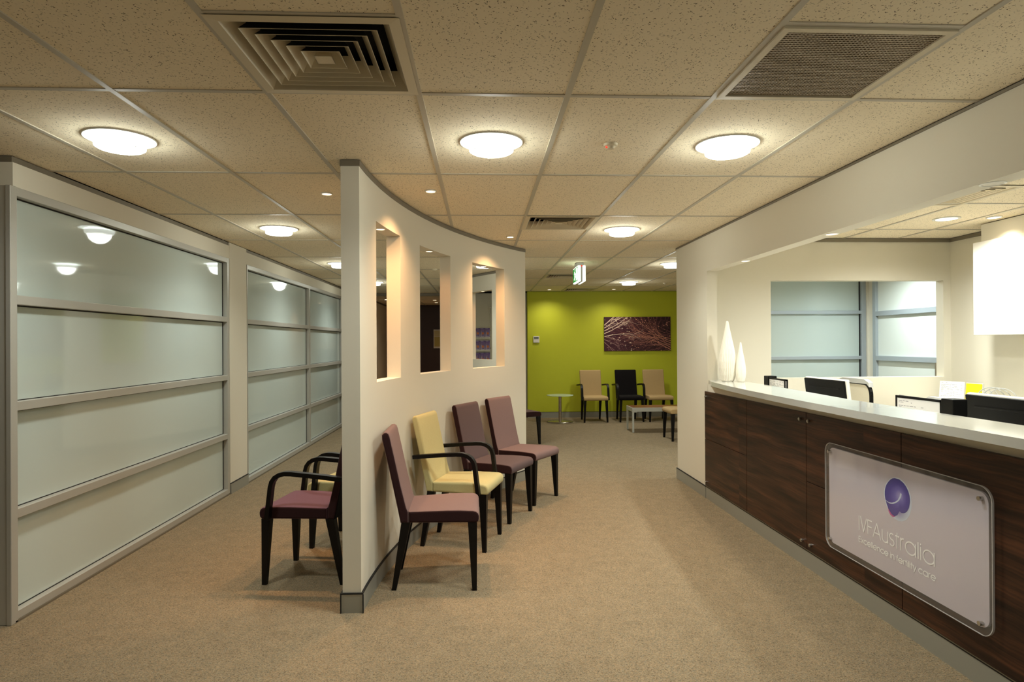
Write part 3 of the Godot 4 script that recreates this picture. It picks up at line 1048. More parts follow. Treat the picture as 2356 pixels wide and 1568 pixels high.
# ======================================================== reception
func reception_desk():
	var o := thing("reception_counter", "long reception counter faced in dark walnut timber panels", "counter")
	var s := begin()
	box(s, Vector3(2.1, 0.0, -5.735), Vector3(2.2, 1.06, 2.9))
	part("carcass", s, M.paint, o)
	s = begin()
	box(s, Vector3(2.088, 0, -5.775), Vector3(2.1, 0.105, 2.9))
	var k := part("kick_plate", s, M.skirting, o, "grey metal kick plate")
	s = begin()
	box(s, Vector3(2.0865, 0.105, -5.775), Vector3(2.1, 0.113, 2.9))
	part("top_line", s, M.gasket, k, "thin black line")
	s = begin()
	box(s, Vector3(2.084, 0.113, -5.775), Vector3(2.1, 0.118, 2.9))
	part("reveal_bead", s, M.alu_dark, k)
	var seams := [-5.775, -4.852, -3.94, -3.026, -2.112, -1.2, -0.29, 0.62, 1.53, 2.44]
	for i in seams.size() - 1:
		var ys := [[0.121, 0.556], [0.5595, 0.996]] if i % 2 == 0 else [[0.121, 0.996]]
		for y in ys:
			s = begin()
			rbox(s, Vector3(2.080, y[0], seams[i] + 0.0022), Vector3(2.1, y[1], seams[i + 1] - 0.0022), 0.0015, 1)
			part("timber_panel", s, M.timber, o)
	for b in [[-5.726, 0.948], [-5.73, 0.16], [-4.005, 0.949], [-3.897, 0.948], [-3.99, 0.165], [-3.884, 0.165], [-2.17, 0.949], [-2.06, 0.949], [-2.17, 0.165], [-2.06, 0.165]]:
		s = begin()
		rod(s, Vector3(2.08, b[1], b[0]), Vector3(2.066, b[1], b[0]), 0.011, 16)
		rod(s, Vector3(2.066, b[1], b[0]), Vector3(2.063, b[1], b[0]), 0.009, 16)
		part("bolt_cap", s, M.chrome, o)
	# worktop slab
	var front := [[2.115, -5.735], [2.046, -5.51], [1.985, -5.0], [1.945, -4.5], [1.922, -4.06], [1.905, -3.55], [1.905, -3.1], [1.92, -2.75], [1.935, -2.43], [1.942, -2.16], [1.95, -1.6], [1.96, -0.9], [1.96, 2.9]]
	var back := [[2.25, 2.9], [2.25, -2.6], [2.242, -3.02], [2.235, -3.7], [2.275, -4.16], [2.32, -4.8], [2.36, -5.5], [2.37, -5.93], [2.192, -5.93], [2.192, -5.735]]
	var poly := PackedVector2Array()
	for p in front + back:
		poly.append(Vector2(p[0], p[1]))
	s = begin()
	prism_y(s, poly, 1.0605, 1.10)
	solo("counter_top", s, M.white_gloss, "glossy white worktop slab curving along the top of the reception counter", "worktop")
	# lower desk behind
	var d := thing("staff_desk", "white staff desk behind the reception counter", "desk", Vector3(2.6, 0, -3.2))
	s = begin()
	rbox(s, Vector3(-0.4, 0.675, -2.75), Vector3(0.4, 0.705, 2.4), 0.004, 1)
	part("desktop", s, M.white_satin, d)
	for z in [-2.6, -0.2, 2.2]:
		s = begin()
		rbox(s, Vector3(-0.35, 0.0, z - 0.012), Vector3(0.32, 0.675, z + 0.012), 0.003, 1)
		part("gable", s, M.white_satin, d)

func ribbon(s, pts: Array, w: float, o: Vector3, u: Vector3, n: Vector3, d: float):
	var m = pts.size()
	var L = []
	for i in m:
		var t: Vector2 = (pts[mini(i + 1, m - 1)] - pts[maxi(i - 1, 0)]).normalized()
		L.append(Vector2(-t.y, t.x) * w * 0.5)
	var P = func(v: Vector2) -> Vector3: return o + u * v.x + Vector3.UP * v.y + n * d
	for i in m - 1:
		var q = [P.call(pts[i] + L[i]), P.call(pts[i] - L[i]), P.call(pts[i + 1] - L[i + 1]), P.call(pts[i + 1] + L[i + 1])]
		if (q[1] - q[0]).cross(q[2] - q[0]).dot(n) < 0:
			q.reverse()
		quad(s, q[0], q[1], q[2], q[3])

func arc_pts(cx: float, cy: float, rx: float, ry: float, a0: float, a1: float, n := 14) -> Array:
	var o = []
	for i in n + 1:
		var t = deg_to_rad(lerpf(a0, a1, float(i) / n))
		o.append(Vector2(cx + rx * cos(t), cy + ry * sin(t)))
	return o

# strokes and advance of a thin geometric letter; x height h, capitals 1
func glyph(ch: String, h: float) -> Array:
	var r := h * 0.5
	var V = func(a): 
		var o = []
		for i in range(0, a.size(), 2): o.append(Vector2(a[i], a[i + 1]))
		return o
	match ch:
		"I": return [[V.call([0.05, 0, 0.05, 1])], 0.19]
		"V": return [[V.call([0.0, 1, 0.27, 0]), V.call([0.27, 0, 0.54, 1])], 0.60]
		"F": return [[V.call([0.05, 0, 0.05, 1]), V.call([0.05, 0.97, 0.42, 0.97]), V.call([0.05, 0.54, 0.40, 0.54])], 0.50]
		"A": return [[V.call([0.0, 0, 0.33, 1]), V.call([0.33, 1, 0.66, 0]), V.call([0.11, 0.33, 0.55, 0.33])], 0.74]
		"E": return [[V.call([0.05, 0, 0.05, 1]), V.call([0.05, 0.95, 0.44, 0.95]), V.call([0.05, 0.52, 0.42, 0.52]), V.call([0.05, 0.05, 0.44, 0.05])], 0.54]
		"u": return [[V.call([0.04, h, 0.04, 0.27]) + arc_pts(0.27, 0.27, 0.23, 0.25, 180, 360), V.call([0.50, h, 0.50, 0])], 0.62]
		"n": return [[V.call([0.04, 0, 0.04, h])], 0.60] if false else [[V.call([0.04, 0, 0.04, h]), arc_pts(0.27, h - 0.26, 0.23, 0.24, 180, 0) + V.call([0.50, 0])], 0.62]
		"s": return [[arc_pts(0.19, h * 0.745, 0.16, h * 0.235, 40, 270, 12) + arc_pts(0.19, h * 0.27, 0.18, h * 0.245, 90, -150, 12)], 0.46]
		"t": return [[V.call([0.14, 0, 0.14, 0.98]), V.call([0.0, h - 0.03, 0.30, h - 0.03])], 0.38]
		"r": return [[V.call([0.04, 0, 0.04, h]), arc_pts(0.24, h - 0.25, 0.20, 0.23, 180, 75, 8)], 0.36]
		"a": return [[arc_pts(r, r, r - 0.03, r - 0.02, 0, 360, 28), V.call([h - 0.03, 0, h - 0.03, h])], h + 0.09]
		"c": return [[arc_pts(r, r, r - 0.03, r - 0.02, 42, 318, 24)], h - 0.02]
		"e": return [[arc_pts(r, r, r - 0.03, r - 0.02, 0, 322, 26), V.call([0.03, r, h - 0.03, r])], h + 0.07]
		"l": return [[V.call([0.05, 0, 0.05, 1])], 0.18]
		"i": return [[V.call([0.05, 0, 0.05, h]), V.call([0.05, 0.90, 0.05, 0.99])], 0.18]
		"x": return [[V.call([0.0, 0, 0.44, h]), V.call([0.0, h, 0.44, 0])], 0.52]
		"f": return [[V.call([0.12, 0, 0.12, 0.78]) + arc_pts(0.28, 0.80, 0.16, 0.18, 180, 85, 8), V.call([0.0, h - 0.03, 0.27, h - 0.03])], 0.34]
		"y": return [[V.call([0.0, h, 0.25, 0.0]), V.call([0.50, h, 0.14, -0.30])], 0.56]
	return [[], 0.30]

func lettering(s, text: String, z0: float, z1: float, y: float, cap: float, h: float, w: float, o: Vector3, u: Vector3, n: Vector3, d: float):
	var total := 0.0
	for ch in text: total += glyph(ch, h)[1]
	var sx := (z1 - z0) / total
	var x := z0
	for ch in text:
		var g = glyph(ch, h)
		var layer := 0
		for st in g[0]:
			layer += 1
			var q = []
			for p in st: q.append(Vector2(x + p.x * sx, y + p.y * cap))
			ribbon(s, q, w, o, u, n, d + 0.00025 * layer)
		x += g[1] * sx

func desk_sign():
	var o := thing("clinic_sign", "pale clear acrylic clinic sign with purple logo fixed to the counter front", "sign")
	# u runs from the far end towards the camera; the face looks to -x
	var O := Vector3(2.08, 0, 0)
	var U := Vector3(0, 0, 1)
	var N := Vector3(-1, 0, 0)
	var s := begin()
	var outer := rrect(-3.676, 0.240, -2.442, 0.855, 0.06, 8)
	prism_n(s, outer, O, U, N, 0.0185, 0.0245)
	part("acrylic_sheet", s, M.acrylic, o, "clear acrylic sheet")
	s = begin()
	var m := outer.size()
	for i in m:
		var a: Vector2 = outer[i]
		var b: Vector2 = outer[(i + 1) % m]
		var ca := (a - Vector2(-3.059, 0.5475)).normalized() * 0.0025
		var cb := (b - Vector2(-3.059, 0.5475)).normalized() * 0.0025
		var P := func(v: Vector2, d: float) -> Vector3: return O + U * v.x + Vector3.UP * v.y + N * d
		var q := [P.call(a - ca, 0.0250), P.call(b - cb, 0.0250), P.call(b + cb * 0.4, 0.0250), P.call(a + ca * 0.4, 0.0250)]
		quad_out(s, q, N)
		var e := [P.call(a + ca * 0.4, 0.016), P.call(b + cb * 0.4, 0.016), P.call(b + cb * 0.4, 0.025), P.call(a + ca * 0.4, 0.025)]
		var cc := ca + cb
		quad_out(s, e, U * cc.x + Vector3.UP * cc.y)
	part("edge_highlight", s, M.acrylic_edge, o, "acrylic edge coloured pale for its highlight")  # opaque pale colour paints the highlight along the clear sheet edge
	s = begin()
	prism_n(s, rrect(-3.648, 0.268, -2.470, 0.828, 0.045, 8), O, U, N, 0.004, 0.0155)
	part("backing_panel", s, M.sign_face, o, "pale lilac backing panel")
	for p in [[-3.629, 0.802], [-3.631, 0.287], [-2.502, 0.802], [-2.505, 0.286]]:
		s = begin()
		rod(s, Vector3(2.08, p[1], p[0]), Vector3(2.046, p[1], p[0]), 0.0095, 16)
		part("standoff", s, M.chrome, o, "chrome standoff")
	# logo and lettering, printed on the backing
	var pale := PackedVector2Array([Vector2(-3.053, 0.773), Vector2(-3.09, 0.757), Vector2(-3.12, 0.727), Vector2(-3.136, 0.693), Vector2(-3.137, 0.664), Vector2(-3.130, 0.637), Vector2(-3.119, 0.615), Vector2(-3.106, 0.596), Vector2(-3.09, 0.580), Vector2(-3.066, 0.567), Vector2(-3.033, 0.561), Vector2(-3.0, 0.566), Vector2(-2.967, 0.583), Vector2(-2.944, 0.612), Vector2(-2.932, 0.646), Vector2(-2.930, 0.68), Vector2(-2.936, 0.709), Vector2(-2.952, 0.739), Vector2(-2.981, 0.763), Vector2(-3.016, 0.776)])
	s = begin()
	fan_tint(s, pale, Vector2(-3.02, 0.60), [c8(150, 138, 190), c8(176, 180, 206), c8(205, 214, 228)], O, U, N, 0.0160)
	part("logo_halo", s, M.print_tint, o, "pale lilac halo of the logo")
	s = begin()
	var pink := PackedVector2Array([Vector2(-3.107, 0.608), Vector2(-3.102, 0.589), Vector2(-3.088, 0.575), Vector2(-3.067, 0.569), Vector2(-3.050, 0.577), Vector2(-3.078, 0.583), Vector2(-3.098, 0.600)])
	prism_n(s, pink, O, U, N, 0.0160, 0.0163)
	part("logo_accent", s, M.print_pink, o, "pink accent of the logo")
	s = begin()
	var purple := PackedVector2Array([Vector2(-3.053, 0.768), Vector2(-3.072, 0.762), Vector2(-3.087, 0.752), Vector2(-3.103, 0.738), Vector2(-3.116, 0.722), Vector2(-3.125, 0.705), Vector2(-3.130, 0.687), Vector2(-3.131, 0.667), Vector2(-3.126, 0.646), Vector2(-3.115, 0.621), Vector2(-3.101, 0.600), Vector2(-3.078, 0.582), Vector2(-3.055, 0.576), Vector2(-3.034, 0.588), Vector2(-3.018, 0.611), Vector2(-3.003, 0.607), Vector2(-2.983, 0.611), Vector2(-2.963, 0.624), Vector2(-2.947, 0.648), Vector2(-2.940, 0.680), Vector2(-2.943, 0.705), Vector2(-2.952, 0.725), Vector2(-2.966, 0.743), Vector2(-2.986, 0.758), Vector2(-3.019, 0.769)])
	fan_tint(s, purple, Vector2(-3.012, 0.690), [c8(166, 158, 204), c8(104, 90, 176), c8(62, 40, 150), c8(44, 22, 138)], O, U, N, 0.0166)
	part("logo_dome", s, M.print_tint, o, "shaded purple dome of the logo")
	s = begin()
	var sw := [Vector2(-3.127, 0.643), Vector2(-3.112, 0.637), Vector2(-3.095, 0.634), Vector2(-3.072, 0.637), Vector2(-3.046, 0.648), Vector2(-3.024, 0.664), Vector2(-3.010, 0.684), Vector2(-3.004, 0.702)]
	for i in sw.size() - 1:
		var w := 0.0025 + 0.0012 * i
		ribbon(s, [sw[i], sw[i + 1]], w, O, U, N, 0.0172)
	part("logo_swoosh", s, M.print_pale, o, "white swoosh of the logo")
	s = begin()
	lettering(s, "IVFAustralia", -3.357, -2.768, 0.421, 0.079, 0.80, 0.0066, O, U, N, 0.0166)
	part("name_lettering", s, M.print_white, o, "thin white clinic name")
	s = begin()
	lettering(s, "Excellence in fertility care", -3.357, -2.768, 0.357, 0.031, 0.74, 0.0056, O, U, N, 0.0166)
	part("slogan_lettering", s, M.print_white, o, "small white slogan")

func fan_tint(s, poly: PackedVector2Array, c: Vector2, cols: Array, o: Vector3, u: Vector3, n: Vector3, d: float):
	var P = func(v: Vector2) -> Vector3: return o + u * v.x + Vector3.UP * v.y + n * d
	var k := cols.size() - 1
	var m := poly.size()
	for i in m:
		var a: Vector2 = poly[i]
		var b: Vector2 = poly[(i + 1) % m]
		for j in k:
			var t0 := float(j) / k
			var t1 := float(j + 1) / k
			var q = [[c.lerp(a, t0), cols[j]], [c.lerp(b, t0), cols[j]], [c.lerp(b, t1), cols[j + 1]], [c.lerp(a, t1), cols[j + 1]]]
			var w = [P.call(q[0][0]), P.call(q[1][0]), P.call(q[2][0]), P.call(q[3][0])]
			var order = [0, 2, 1, 0, 3, 2]
			if (w[2] - P.call(c)).cross(w[3] - P.call(c)).dot(n) < 0: order = [0, 1, 2, 0, 2, 3]
			for x in order:
				s.set_color((q[x][1] as Color).srgb_to_linear())
				vtx(s, w[x], n)

func doc_texture(seed_: int, w: int, h: int) -> ImageTexture:
	var im := Image.create_empty(w, h, false, Image.FORMAT_RGB8)
	im.fill(c8(238, 238, 240))
	var r := RandomNumberGenerator.new()
	r.seed = seed_
	var y := 10
	while y < h - 8:
		var x := 10
		while x < w - 14:
			var L := r.randi_range(5, 22)
			if r.randf() < 0.72: im.fill_rect(Rect2i(x, y, mini(L, w - 10 - x), 2), c8(120, 122, 134))
			x += L + 4
			if r.randf() < 0.12: break
		y += 6 if r.randf() < 0.85 else 14
	return ImageTexture.create_from_image(im)

func plane_tex(s, a: Vector3, b: Vector3, c: Vector3, d: Vector3):   # corners: bottom left, bottom right, top right, top left seen from the front
	quad(s, a, b, c, d)

func tex_mat(t: Texture2D, rough := 0.5) -> StandardMaterial3D:
	var m := mat(Color.WHITE, rough)
	m.albedo_texture = t
	return m

func monitor(at: Vector3, turn: float, tilt: float, label: String):
	# back of the screen looks along local +z
	var o := thing("monitor", label, "monitor", at, turn)
	var s := begin()
	var xf := Transform3D(Basis(Vector3.RIGHT, tilt), Vector3(0, 0.12, 0))
	rbox(s, Vector3(-0.27, 0.0, -0.022), Vector3(0.27, 0.34, 0.012), 0.012, 2, xf)
	part("white_case", s, M.white_plastic, o, "white front case edge")
	s = begin()
	rbox(s, Vector3(-0.263, 0.006, 0.008), Vector3(0.263, 0.333, 0.024), 0.010, 2, xf)
	rbox(s, Vector3(-0.2, 0.265, 0.022), Vector3(0.2, 0.275, 0.028), 0.002, 1, xf)
	part("back_cover", s, M.black, o, "black back cover")
	s = begin()
	rbox(s, Vector3(-0.04, -0.10, 0.0), Vector3(0.04, 0.14, 0.05), 0.006, 1, xf)
	rbox(s, Vector3(-0.11, -0.12, -0.1), Vector3(0.11, -0.108, 0.1), 0.004, 1, Transform3D(Basis(), Vector3(0, 0.12, 0)))
	part("stand", s, M.black, o)

func office_chair(at: Vector3, turn: float, label: String, low: float, shell: bool):
	var o := thing("office_chair", label, "office chair", at, turn, "office chairs behind the counter")
	var s := begin()
	prism_n(s, rrect(-0.22, 0.62, 0.22, 1.075, 0.09, 6), Vector3(0, -low, 0), Vector3.RIGHT, Vector3(0, 0, 1), -0.008, 0.004)
	part("backrest", s, M.grey_plastic if shell else M.mesh_cream, o)
	s = begin()
	var ring := rrect(-0.235, 0.60, 0.235, 1.09, 0.10, 6)
	for i in ring.size():
		var a: Vector2 = ring[i]
		var b: Vector2 = ring[(i + 1) % ring.size()]
		rod(s, Vector3(a.x, a.y - low, 0), Vector3(b.x, b.y - low, 0), 0.016, 8)
	part("back_frame", s, M.grey_plastic if shell else M.black, o)
	s = begin()
	prism_n(s, PackedVector2Array([Vector2(-0.2, 1.085), Vector2(0.2, 1.085), Vector2(0.235, 1.06), Vector2(0.225, 1.1), Vector2(0.16, 1.125), Vector2(-0.16, 1.125), Vector2(-0.225, 1.1), Vector2(-0.235, 1.06)]), Vector3(0, -low, 0), Vector3.RIGHT, Vector3(0, 0, 1), -0.02, 0.02)
	part("top_rail", s, M.grey_plastic, o, "pale grey plastic top rail")
	s = begin()
	rbox(s, Vector3(-0.24, 0.44, 0.0), Vector3(0.24, 0.51, 0.46), 0.03, 3)
	part("seat", s, M.charcoal, o)
	s = begin()
	rod(s, Vector3(0, 0.06, 0.23), Vector3(0, 0.44, 0.23), 0.028, 14)
	rbox(s, Vector3(-0.03, 0.46, -0.03), Vector3(0.03, 0.66, -0.005), 0.008, 1)
	part("column", s, M.black, o)
	for k in 5:
		s = begin()
		var t := TAU * k / 5.0
		rod(s, Vector3(0, 0.075, 0.23), Vector3(0.28 * cos(t), 0.055, 0.23 + 0.28 * sin(t)), 0.018, 8)
		rod(s, Vector3(0.28 * cos(t), 0.026, 0.215 + 0.28 * sin(t)), Vector3(0.28 * cos(t), 0.026, 0.245 + 0.28 * sin(t)), 0.026, 12)
		part("castor_leg", s, M.black, o)

func doc_holder(at: Vector3, turn: float, flip: float, label: String, seed_: int):
	# a desk flip file: its leaves look along local -x... turned by the caller; leaves run along local +x
	var o := thing("document_holder", label, "document holder", at, turn, "flip file document holders")
	var s := begin()
	rbox(s, Vector3(-0.045 * flip - 0.045, 0.0, -0.05), Vector3(-0.045 * flip + 0.045, 0.44, 0.03), 0.005, 1)
	part("pivot_post", s, M.black, o)
	s = begin()
	rbox(s, Vector3(-0.12, -0.0, -0.1), Vector3(0.12, 0.012, 0.1), 0.004, 1)
	part("foot", s, M.black, o)
	var paper := tex_mat(doc_texture(seed_, 240, 170), 0.35)
	for k in 2:
		var xf := Transform3D(Basis(Vector3.UP, -0.10 * k * flip), Vector3(0, 0.165, 0.02 - 0.012 * k))
		s = begin()
		var x0 := 0.0
		var x1 := 0.345 * flip
		for b in [[Vector3(x0, 0, 0), Vector3(x1, 0.014, 0.008)], [Vector3(x0, 0.25, 0), Vector3(x1, 0.264, 0.008)], [Vector3(x1 - 0.012 * flip, 0, 0), Vector3(x1, 0.264, 0.008)], [Vector3(x0, 0, 0), Vector3(x0 + 0.012 * flip, 0.264, 0.008)]]:
			rbox(s, b[0].min(b[1]), b[0].max(b[1]), 0.002, 1, xf)
		var f := part("leaf_frame", s, M.black, o)
		s = begin()
		var lo := minf(x0, x1) + 0.012
		var hi := maxf(x0, x1) - 0.012
		quad(s, xf * Vector3(lo, 0.014, 0.005), xf * Vector3(hi, 0.014, 0.005), xf * Vector3(hi, 0.25, 0.005), xf * Vector3(lo, 0.25, 0.005))
		quad(s, xf * Vector3(hi, 0.014, 0.003), xf * Vector3(lo, 0.014, 0.003), xf * Vector3(lo, 0.25, 0.003), xf * Vector3(hi, 0.25, 0.003))
		part("paper_sheet", s, paper, f, "printed white sheet")

func reception_things():
	# vases
	var vp := [Vector2(0.0, 0.0), Vector2(0.046, 0.0), Vector2(0.056, 0.012), Vector2(0.070, 0.06), Vector2(0.077, 0.12), Vector2(0.076, 0.18), Vector2(0.067, 0.25), Vector2(0.053, 0.32), Vector2(0.038, 0.39), Vector2(0.024, 0.46), Vector2(0.012, 0.53), Vector2(0.007, 0.54), Vector2(0.004, 0.53)]
	var s := begin()
	lathe(s, vp, 180, Vector3(2.205, 1.1, -5.535), false, 0.06, 30)
	solo("fluted_vase", s, M.vase, "tall white fluted vase at the far end of the counter", "vase", "white fluted vases")
	var vq := []
	for p in vp: vq.append(Vector2(p.x * 0.56, p.y * 0.645))
	s = begin()
	lathe(s, vq, 144, Vector3(2.29, 1.1, -5.45), false, 0.06, 24)
	solo("fluted_vase", s, M.vase, "short white fluted vase right of the tall one", "vase", "white fluted vases")
	monitor(Vector3(2.77, 0.705, -4.87), -PI / 2 + 0.06, 0.12, "black backed monitor behind the middle of the counter")
	monitor(Vector3(2.77, 0.705, -3.14), -PI / 2 + 0.02, 0.10, "black backed monitor at the right edge of the view")
	office_chair(Vector3(3.32, 0, -5.44), -PI / 2, "office chair with black framed cream back behind the first monitor", 0.0, false)
	office_chair(Vector3(3.32, 0, -4.36), -PI / 2 - 0.15, "office chair with pale grey back behind the desk flip file", 0.085, true)
	# local +x along world +z, face towards -x
	doc_holder(Vector3(2.60, 0.705, -5.52), -PI / 2, 1.0, "flip file standing left of the first monitor", 5)
	doc_holder(Vector3(2.50, 0.705, -3.27), -PI / 2, -1.0, "black flip file with a printed sheet left of the right monitor", 9)
	# overhead cupboard
	var o := thing("overhead_cupboard", "white overhead cupboard brightly lit on the reception wall", "cupboard", Vector3(4.29, 1.5, -5.28))
	s = begin()
	rbox(s, Vector3(0.02, 0, 0), Vector3(0.315, 0.8, 4.4), 0.002, 1)
	part("body", s, M.white_satin, o)
	s = begin()
	rbox(s, Vector3(0.035, 0.8, 0.05), Vector3(0.315, 0.953, 4.4), 0.002, 1)
	part("filler_panel", s, M.white_satin, o)
	for i in 4:
		s = begin()
		rbox(s, Vector3(0, 0.0, 1.1 * i + 0.001), Vector3(0.02, 0.8, 1.1 * i + 1.098), 0.002, 1)
		part("door", s, M.white_satin, o)
	o = thing("back_bench", "white bench under the overhead cupboard", "bench", Vector3(4.05, 0, -5.9))
	s = begin()
	rbox(s, Vector3(0, 0.77, 0), Vector3(0.565, 0.80, 4.9), 0.004, 1)
	part("benchtop", s, M.white_satin, o)
	s = begin()
	box(s, Vector3(0.05, 0.0, 0.02), Vector3(0.56, 0.77, 4.88))
	part("base_cabinet", s, M.white_satin, o)
	# papers on the bench
	o = thing("leaflet_holder", "clear upright holder with a white printed leaflet by the opening", "leaflet holder", Vector3(4.42, 0.8, -5.74), -PI / 2 + 0.35)
	s = begin()
	rbox(s, Vector3(-0.115, 0.0, -0.02), Vector3(0.115, 0.27, -0.012), 0.002, 1, Transform3D(Basis(Vector3.RIGHT, -0.12)))
	rbox(s, Vector3(-0.115, 0.0, -0.06), Vector3(0.115, 0.006, 0.04), 0.002, 1)
	part("stand", s, M.white_plastic, o)
	s = begin()
	var xf := Transform3D(Basis(Vector3.RIGHT, -0.12))
	quad(s, xf * Vector3(-0.11, 0.01, -0.010), xf * Vector3(0.11, 0.01, -0.010), xf * Vector3(0.11, 0.268, -0.010), xf * Vector3(-0.11, 0.268, -0.010))
	part("leaflet", s, tex_mat(doc_texture(21, 160, 220)), o)
	o = thing("yellow_card", "bright yellow card beside the white leaflet", "card", Vector3(4.44, 0.8, -5.49), -PI / 2 + 0.2)
	s = begin()
	rbox(s, Vector3(-0.075, 0.0, -0.006), Vector3(0.075, 0.262, 0.0), 0.002, 1, Transform3D(Basis(Vector3.RIGHT, -0.1)))
	part("card_face", s, M.yellow_card, o)
	s = begin()
	rbox(s, Vector3(-0.08, 0.0, -0.02), Vector3(0.08, 0.268, -0.008), 0.002, 1, Transform3D(Basis(Vector3.RIGHT, -0.1)))
	part("backing", s, M.white_plastic, o)
	var names := ["nearest", "middle", "farthest"]
	for i in 3:
		s = begin()
		var c := Vector3(4.42, 0.925, -5.13 - 0.06 * i)
		var turn := Basis(Vector3.UP, 0.35)
		for k in 28:
			var t0 := TAU * k / 28
			var t1 := TAU * (k + 1) / 28
			var a := c + turn * Vector3(0, sin(t0), cos(t0)) * 0.12
			var b := c + turn * Vector3(0, sin(t1), cos(t1)) * 0.12
			rod(s, a, b, 0.0045, 6)
			rod(s, c + (a - c) * 0.45, c + (b - c) * 0.45, 0.003, 6)
		for k in 3:
			var t := TAU * k / 3
			rod(s, c + turn * Vector3(0, sin(t), cos(t)) * 0.054, c + turn * Vector3(0, sin(t), cos(t)) * 0.12, 0.003, 6)
		solo("wire_reel", s, M.grey_plastic, "%s of three pale round reels right of the yellow card" % names[i], "reel", "pale reels on the bench")

# ======================================================== chairs
# extrude a closed (z, y) profile across x with small chamfers; the skin goes to s, the two ends to e
func upholster(s, e, prof: Array, wf: float, wr: float, zf: float, zr: float, ch: float):
	var area := 0.0
	var n := prof.size()
	for i in n:
		area += prof[i].cross(prof[(i + 1) % n])
	if area < 0: prof.reverse()
	var en := []
	for i in n:
		var d: Vector2 = (prof[(i + 1) % n] - prof[i]).normalized()
		en.append(Vector2(d.y, -d.x))
	var inner := []
	var va := []   # normal at the start of edge i
	var vb := []   # normal at the end of edge i
	for i in n:
		var p: Vector2 = en[(i + n - 1) % n]
		var q: Vector2 = en[i]
		var m := (p + q).normalized()
		inner.append(prof[i] - m * ch / maxf(0.4, m.dot(q)))
		va.append(m if p.dot(q) > 0.5 else q)
		var q2: Vector2 = en[(i + 1) % n]
		vb.append((q + q2).normalized() if q.dot(q2) > 0.5 else q)
	var hw := func(z: float) -> float: return lerpf(wr, wf, clampf((z - zr) / (zf - zr), 0, 1))
	for i in n:
		var j := (i + 1) % n
		var a: Vector2 = prof[i]; var b: Vector2 = prof[j]
		var ha: float = hw.call(a.x); var hb: float = hw.call(b.x)
		var na := Vector3(0, va[i].y, va[i].x); var nb := Vector3(0, vb[i].y, vb[i].x)
		var A := [Vector3(-ha + ch, a.y, a.x), Vector3(ha - ch, a.y, a.x)]
		var B := [Vector3(-hb + ch, b.y, b.x), Vector3(hb - ch, b.y, b.x)]
		quad_n(s, A[0], A[1], B[1], B[0], na, na, nb, nb)
		var ia: Vector2 = inner[i]; var ib: Vector2 = inner[j]
		for sd in [-1.0, 1.0]:
			var o0 := Vector3(sd * (ha - ch), a.y, a.x); var o1 := Vector3(sd * (hb - ch), b.y, b.x)
			var m0 := Vector3(sd * (ha - ch * 0.3), a.y, a.x).lerp(Vector3(sd * (ha - ch * 0.3), ia.y, ia.x), 0.3)
			var m1 := Vector3(sd * (hb - ch * 0.3), b.y, b.x).lerp(Vector3(sd * (hb - ch * 0.3), ib.y, ib.x), 0.3)
			var i0 := Vector3(sd * ha, ia.y, ia.x); var i1 := Vector3(sd * hb, ib.y, ib.x)
			var X := Vector3(sd, 0, 0)
			var da := (na + X).normalized(); var db := (nb + X).normalized()
			var f = e[0] if sd < 0 else e[1]
			if sd < 0:
				quad_n(s, o0, o1, m1, m0, na, nb, db, da)
				quad_n(f, m0, m1, i1, i0, da, db, X, X)
			else:
				quad_n(s, o1, o0, m0, m1, nb, na, da, db)
				quad_n(f, m1, m0, i0, i1, db, da, X, X)
	var poly := PackedVector2Array(inner)
	var ix := Geometry2D.triangulate_polygon(poly)
	for k in range(0, ix.size(), 3):
		for sd in [-1.0, 1.0]:
			var P := []
			for q in 3:
				var v: Vector2 = poly[ix[k + q]]
				P.append(Vector3(sd * hw.call(v.x), v.y, v.x))
			if (P[1] - P[0]).cross(P[2] - P[0]).x * sd < 0:
				var t = P[1]; P[1] = P[2]; P[2] = t
			tri(e[0] if sd < 0 else e[1], P[0], P[1], P[2])

var chair_mesh := {}
func chair_shapes():
	var seat := [Vector2(-0.150, 0.398), Vector2(0.250, 0.398), Vector2(0.262, 0.404), Vector2(0.268, 0.418), Vector2(0.269, 0.438), Vector2(0.263, 0.455), Vector2(0.250, 0.466), Vector2(0.230, 0.471), Vector2(0.16, 0.474), Vector2(0.08, 0.474), Vector2(-0.02, 0.471), Vector2(-0.10, 0.468), Vector2(-0.150, 0.467)]
	var back := [Vector2(-0.197, 0.398), Vector2(-0.230, 0.56), Vector2(-0.268, 0.74), Vector2(-0.303, 0.895), Vector2(-0.304, 0.918), Vector2(-0.293, 0.933), Vector2(-0.276, 0.936), Vector2(-0.262, 0.928), Vector2(-0.254, 0.908), Vector2(-0.226, 0.78), Vector2(-0.192, 0.62), Vector2(-0.160, 0.49), Vector2(-0.149, 0.462), Vector2(-0.149, 0.398)]
	return [seat, back]

func leg_shape(x0: float, z0: float, x1: float, z1: float, top := 0.4) -> SurfaceTool:
	var s := begin()
	var b := 0.0135
	var t := Vector2(0.023, 0.027)
	hexa(s, [Vector3(x1 - b, 0, z1 + b), Vector3(x1 + b, 0, z1 + b), Vector3(x1 + b, 0, z1 - b), Vector3(x1 - b, 0, z1 - b), Vector3(x0 - t.x, top, z0 + t.y), Vector3(x0 + t.x, top, z0 + t.y), Vector3(x0 + t.x, top, z0 - t.y), Vector3(x0 - t.x, top, z0 - t.y)])
	return s

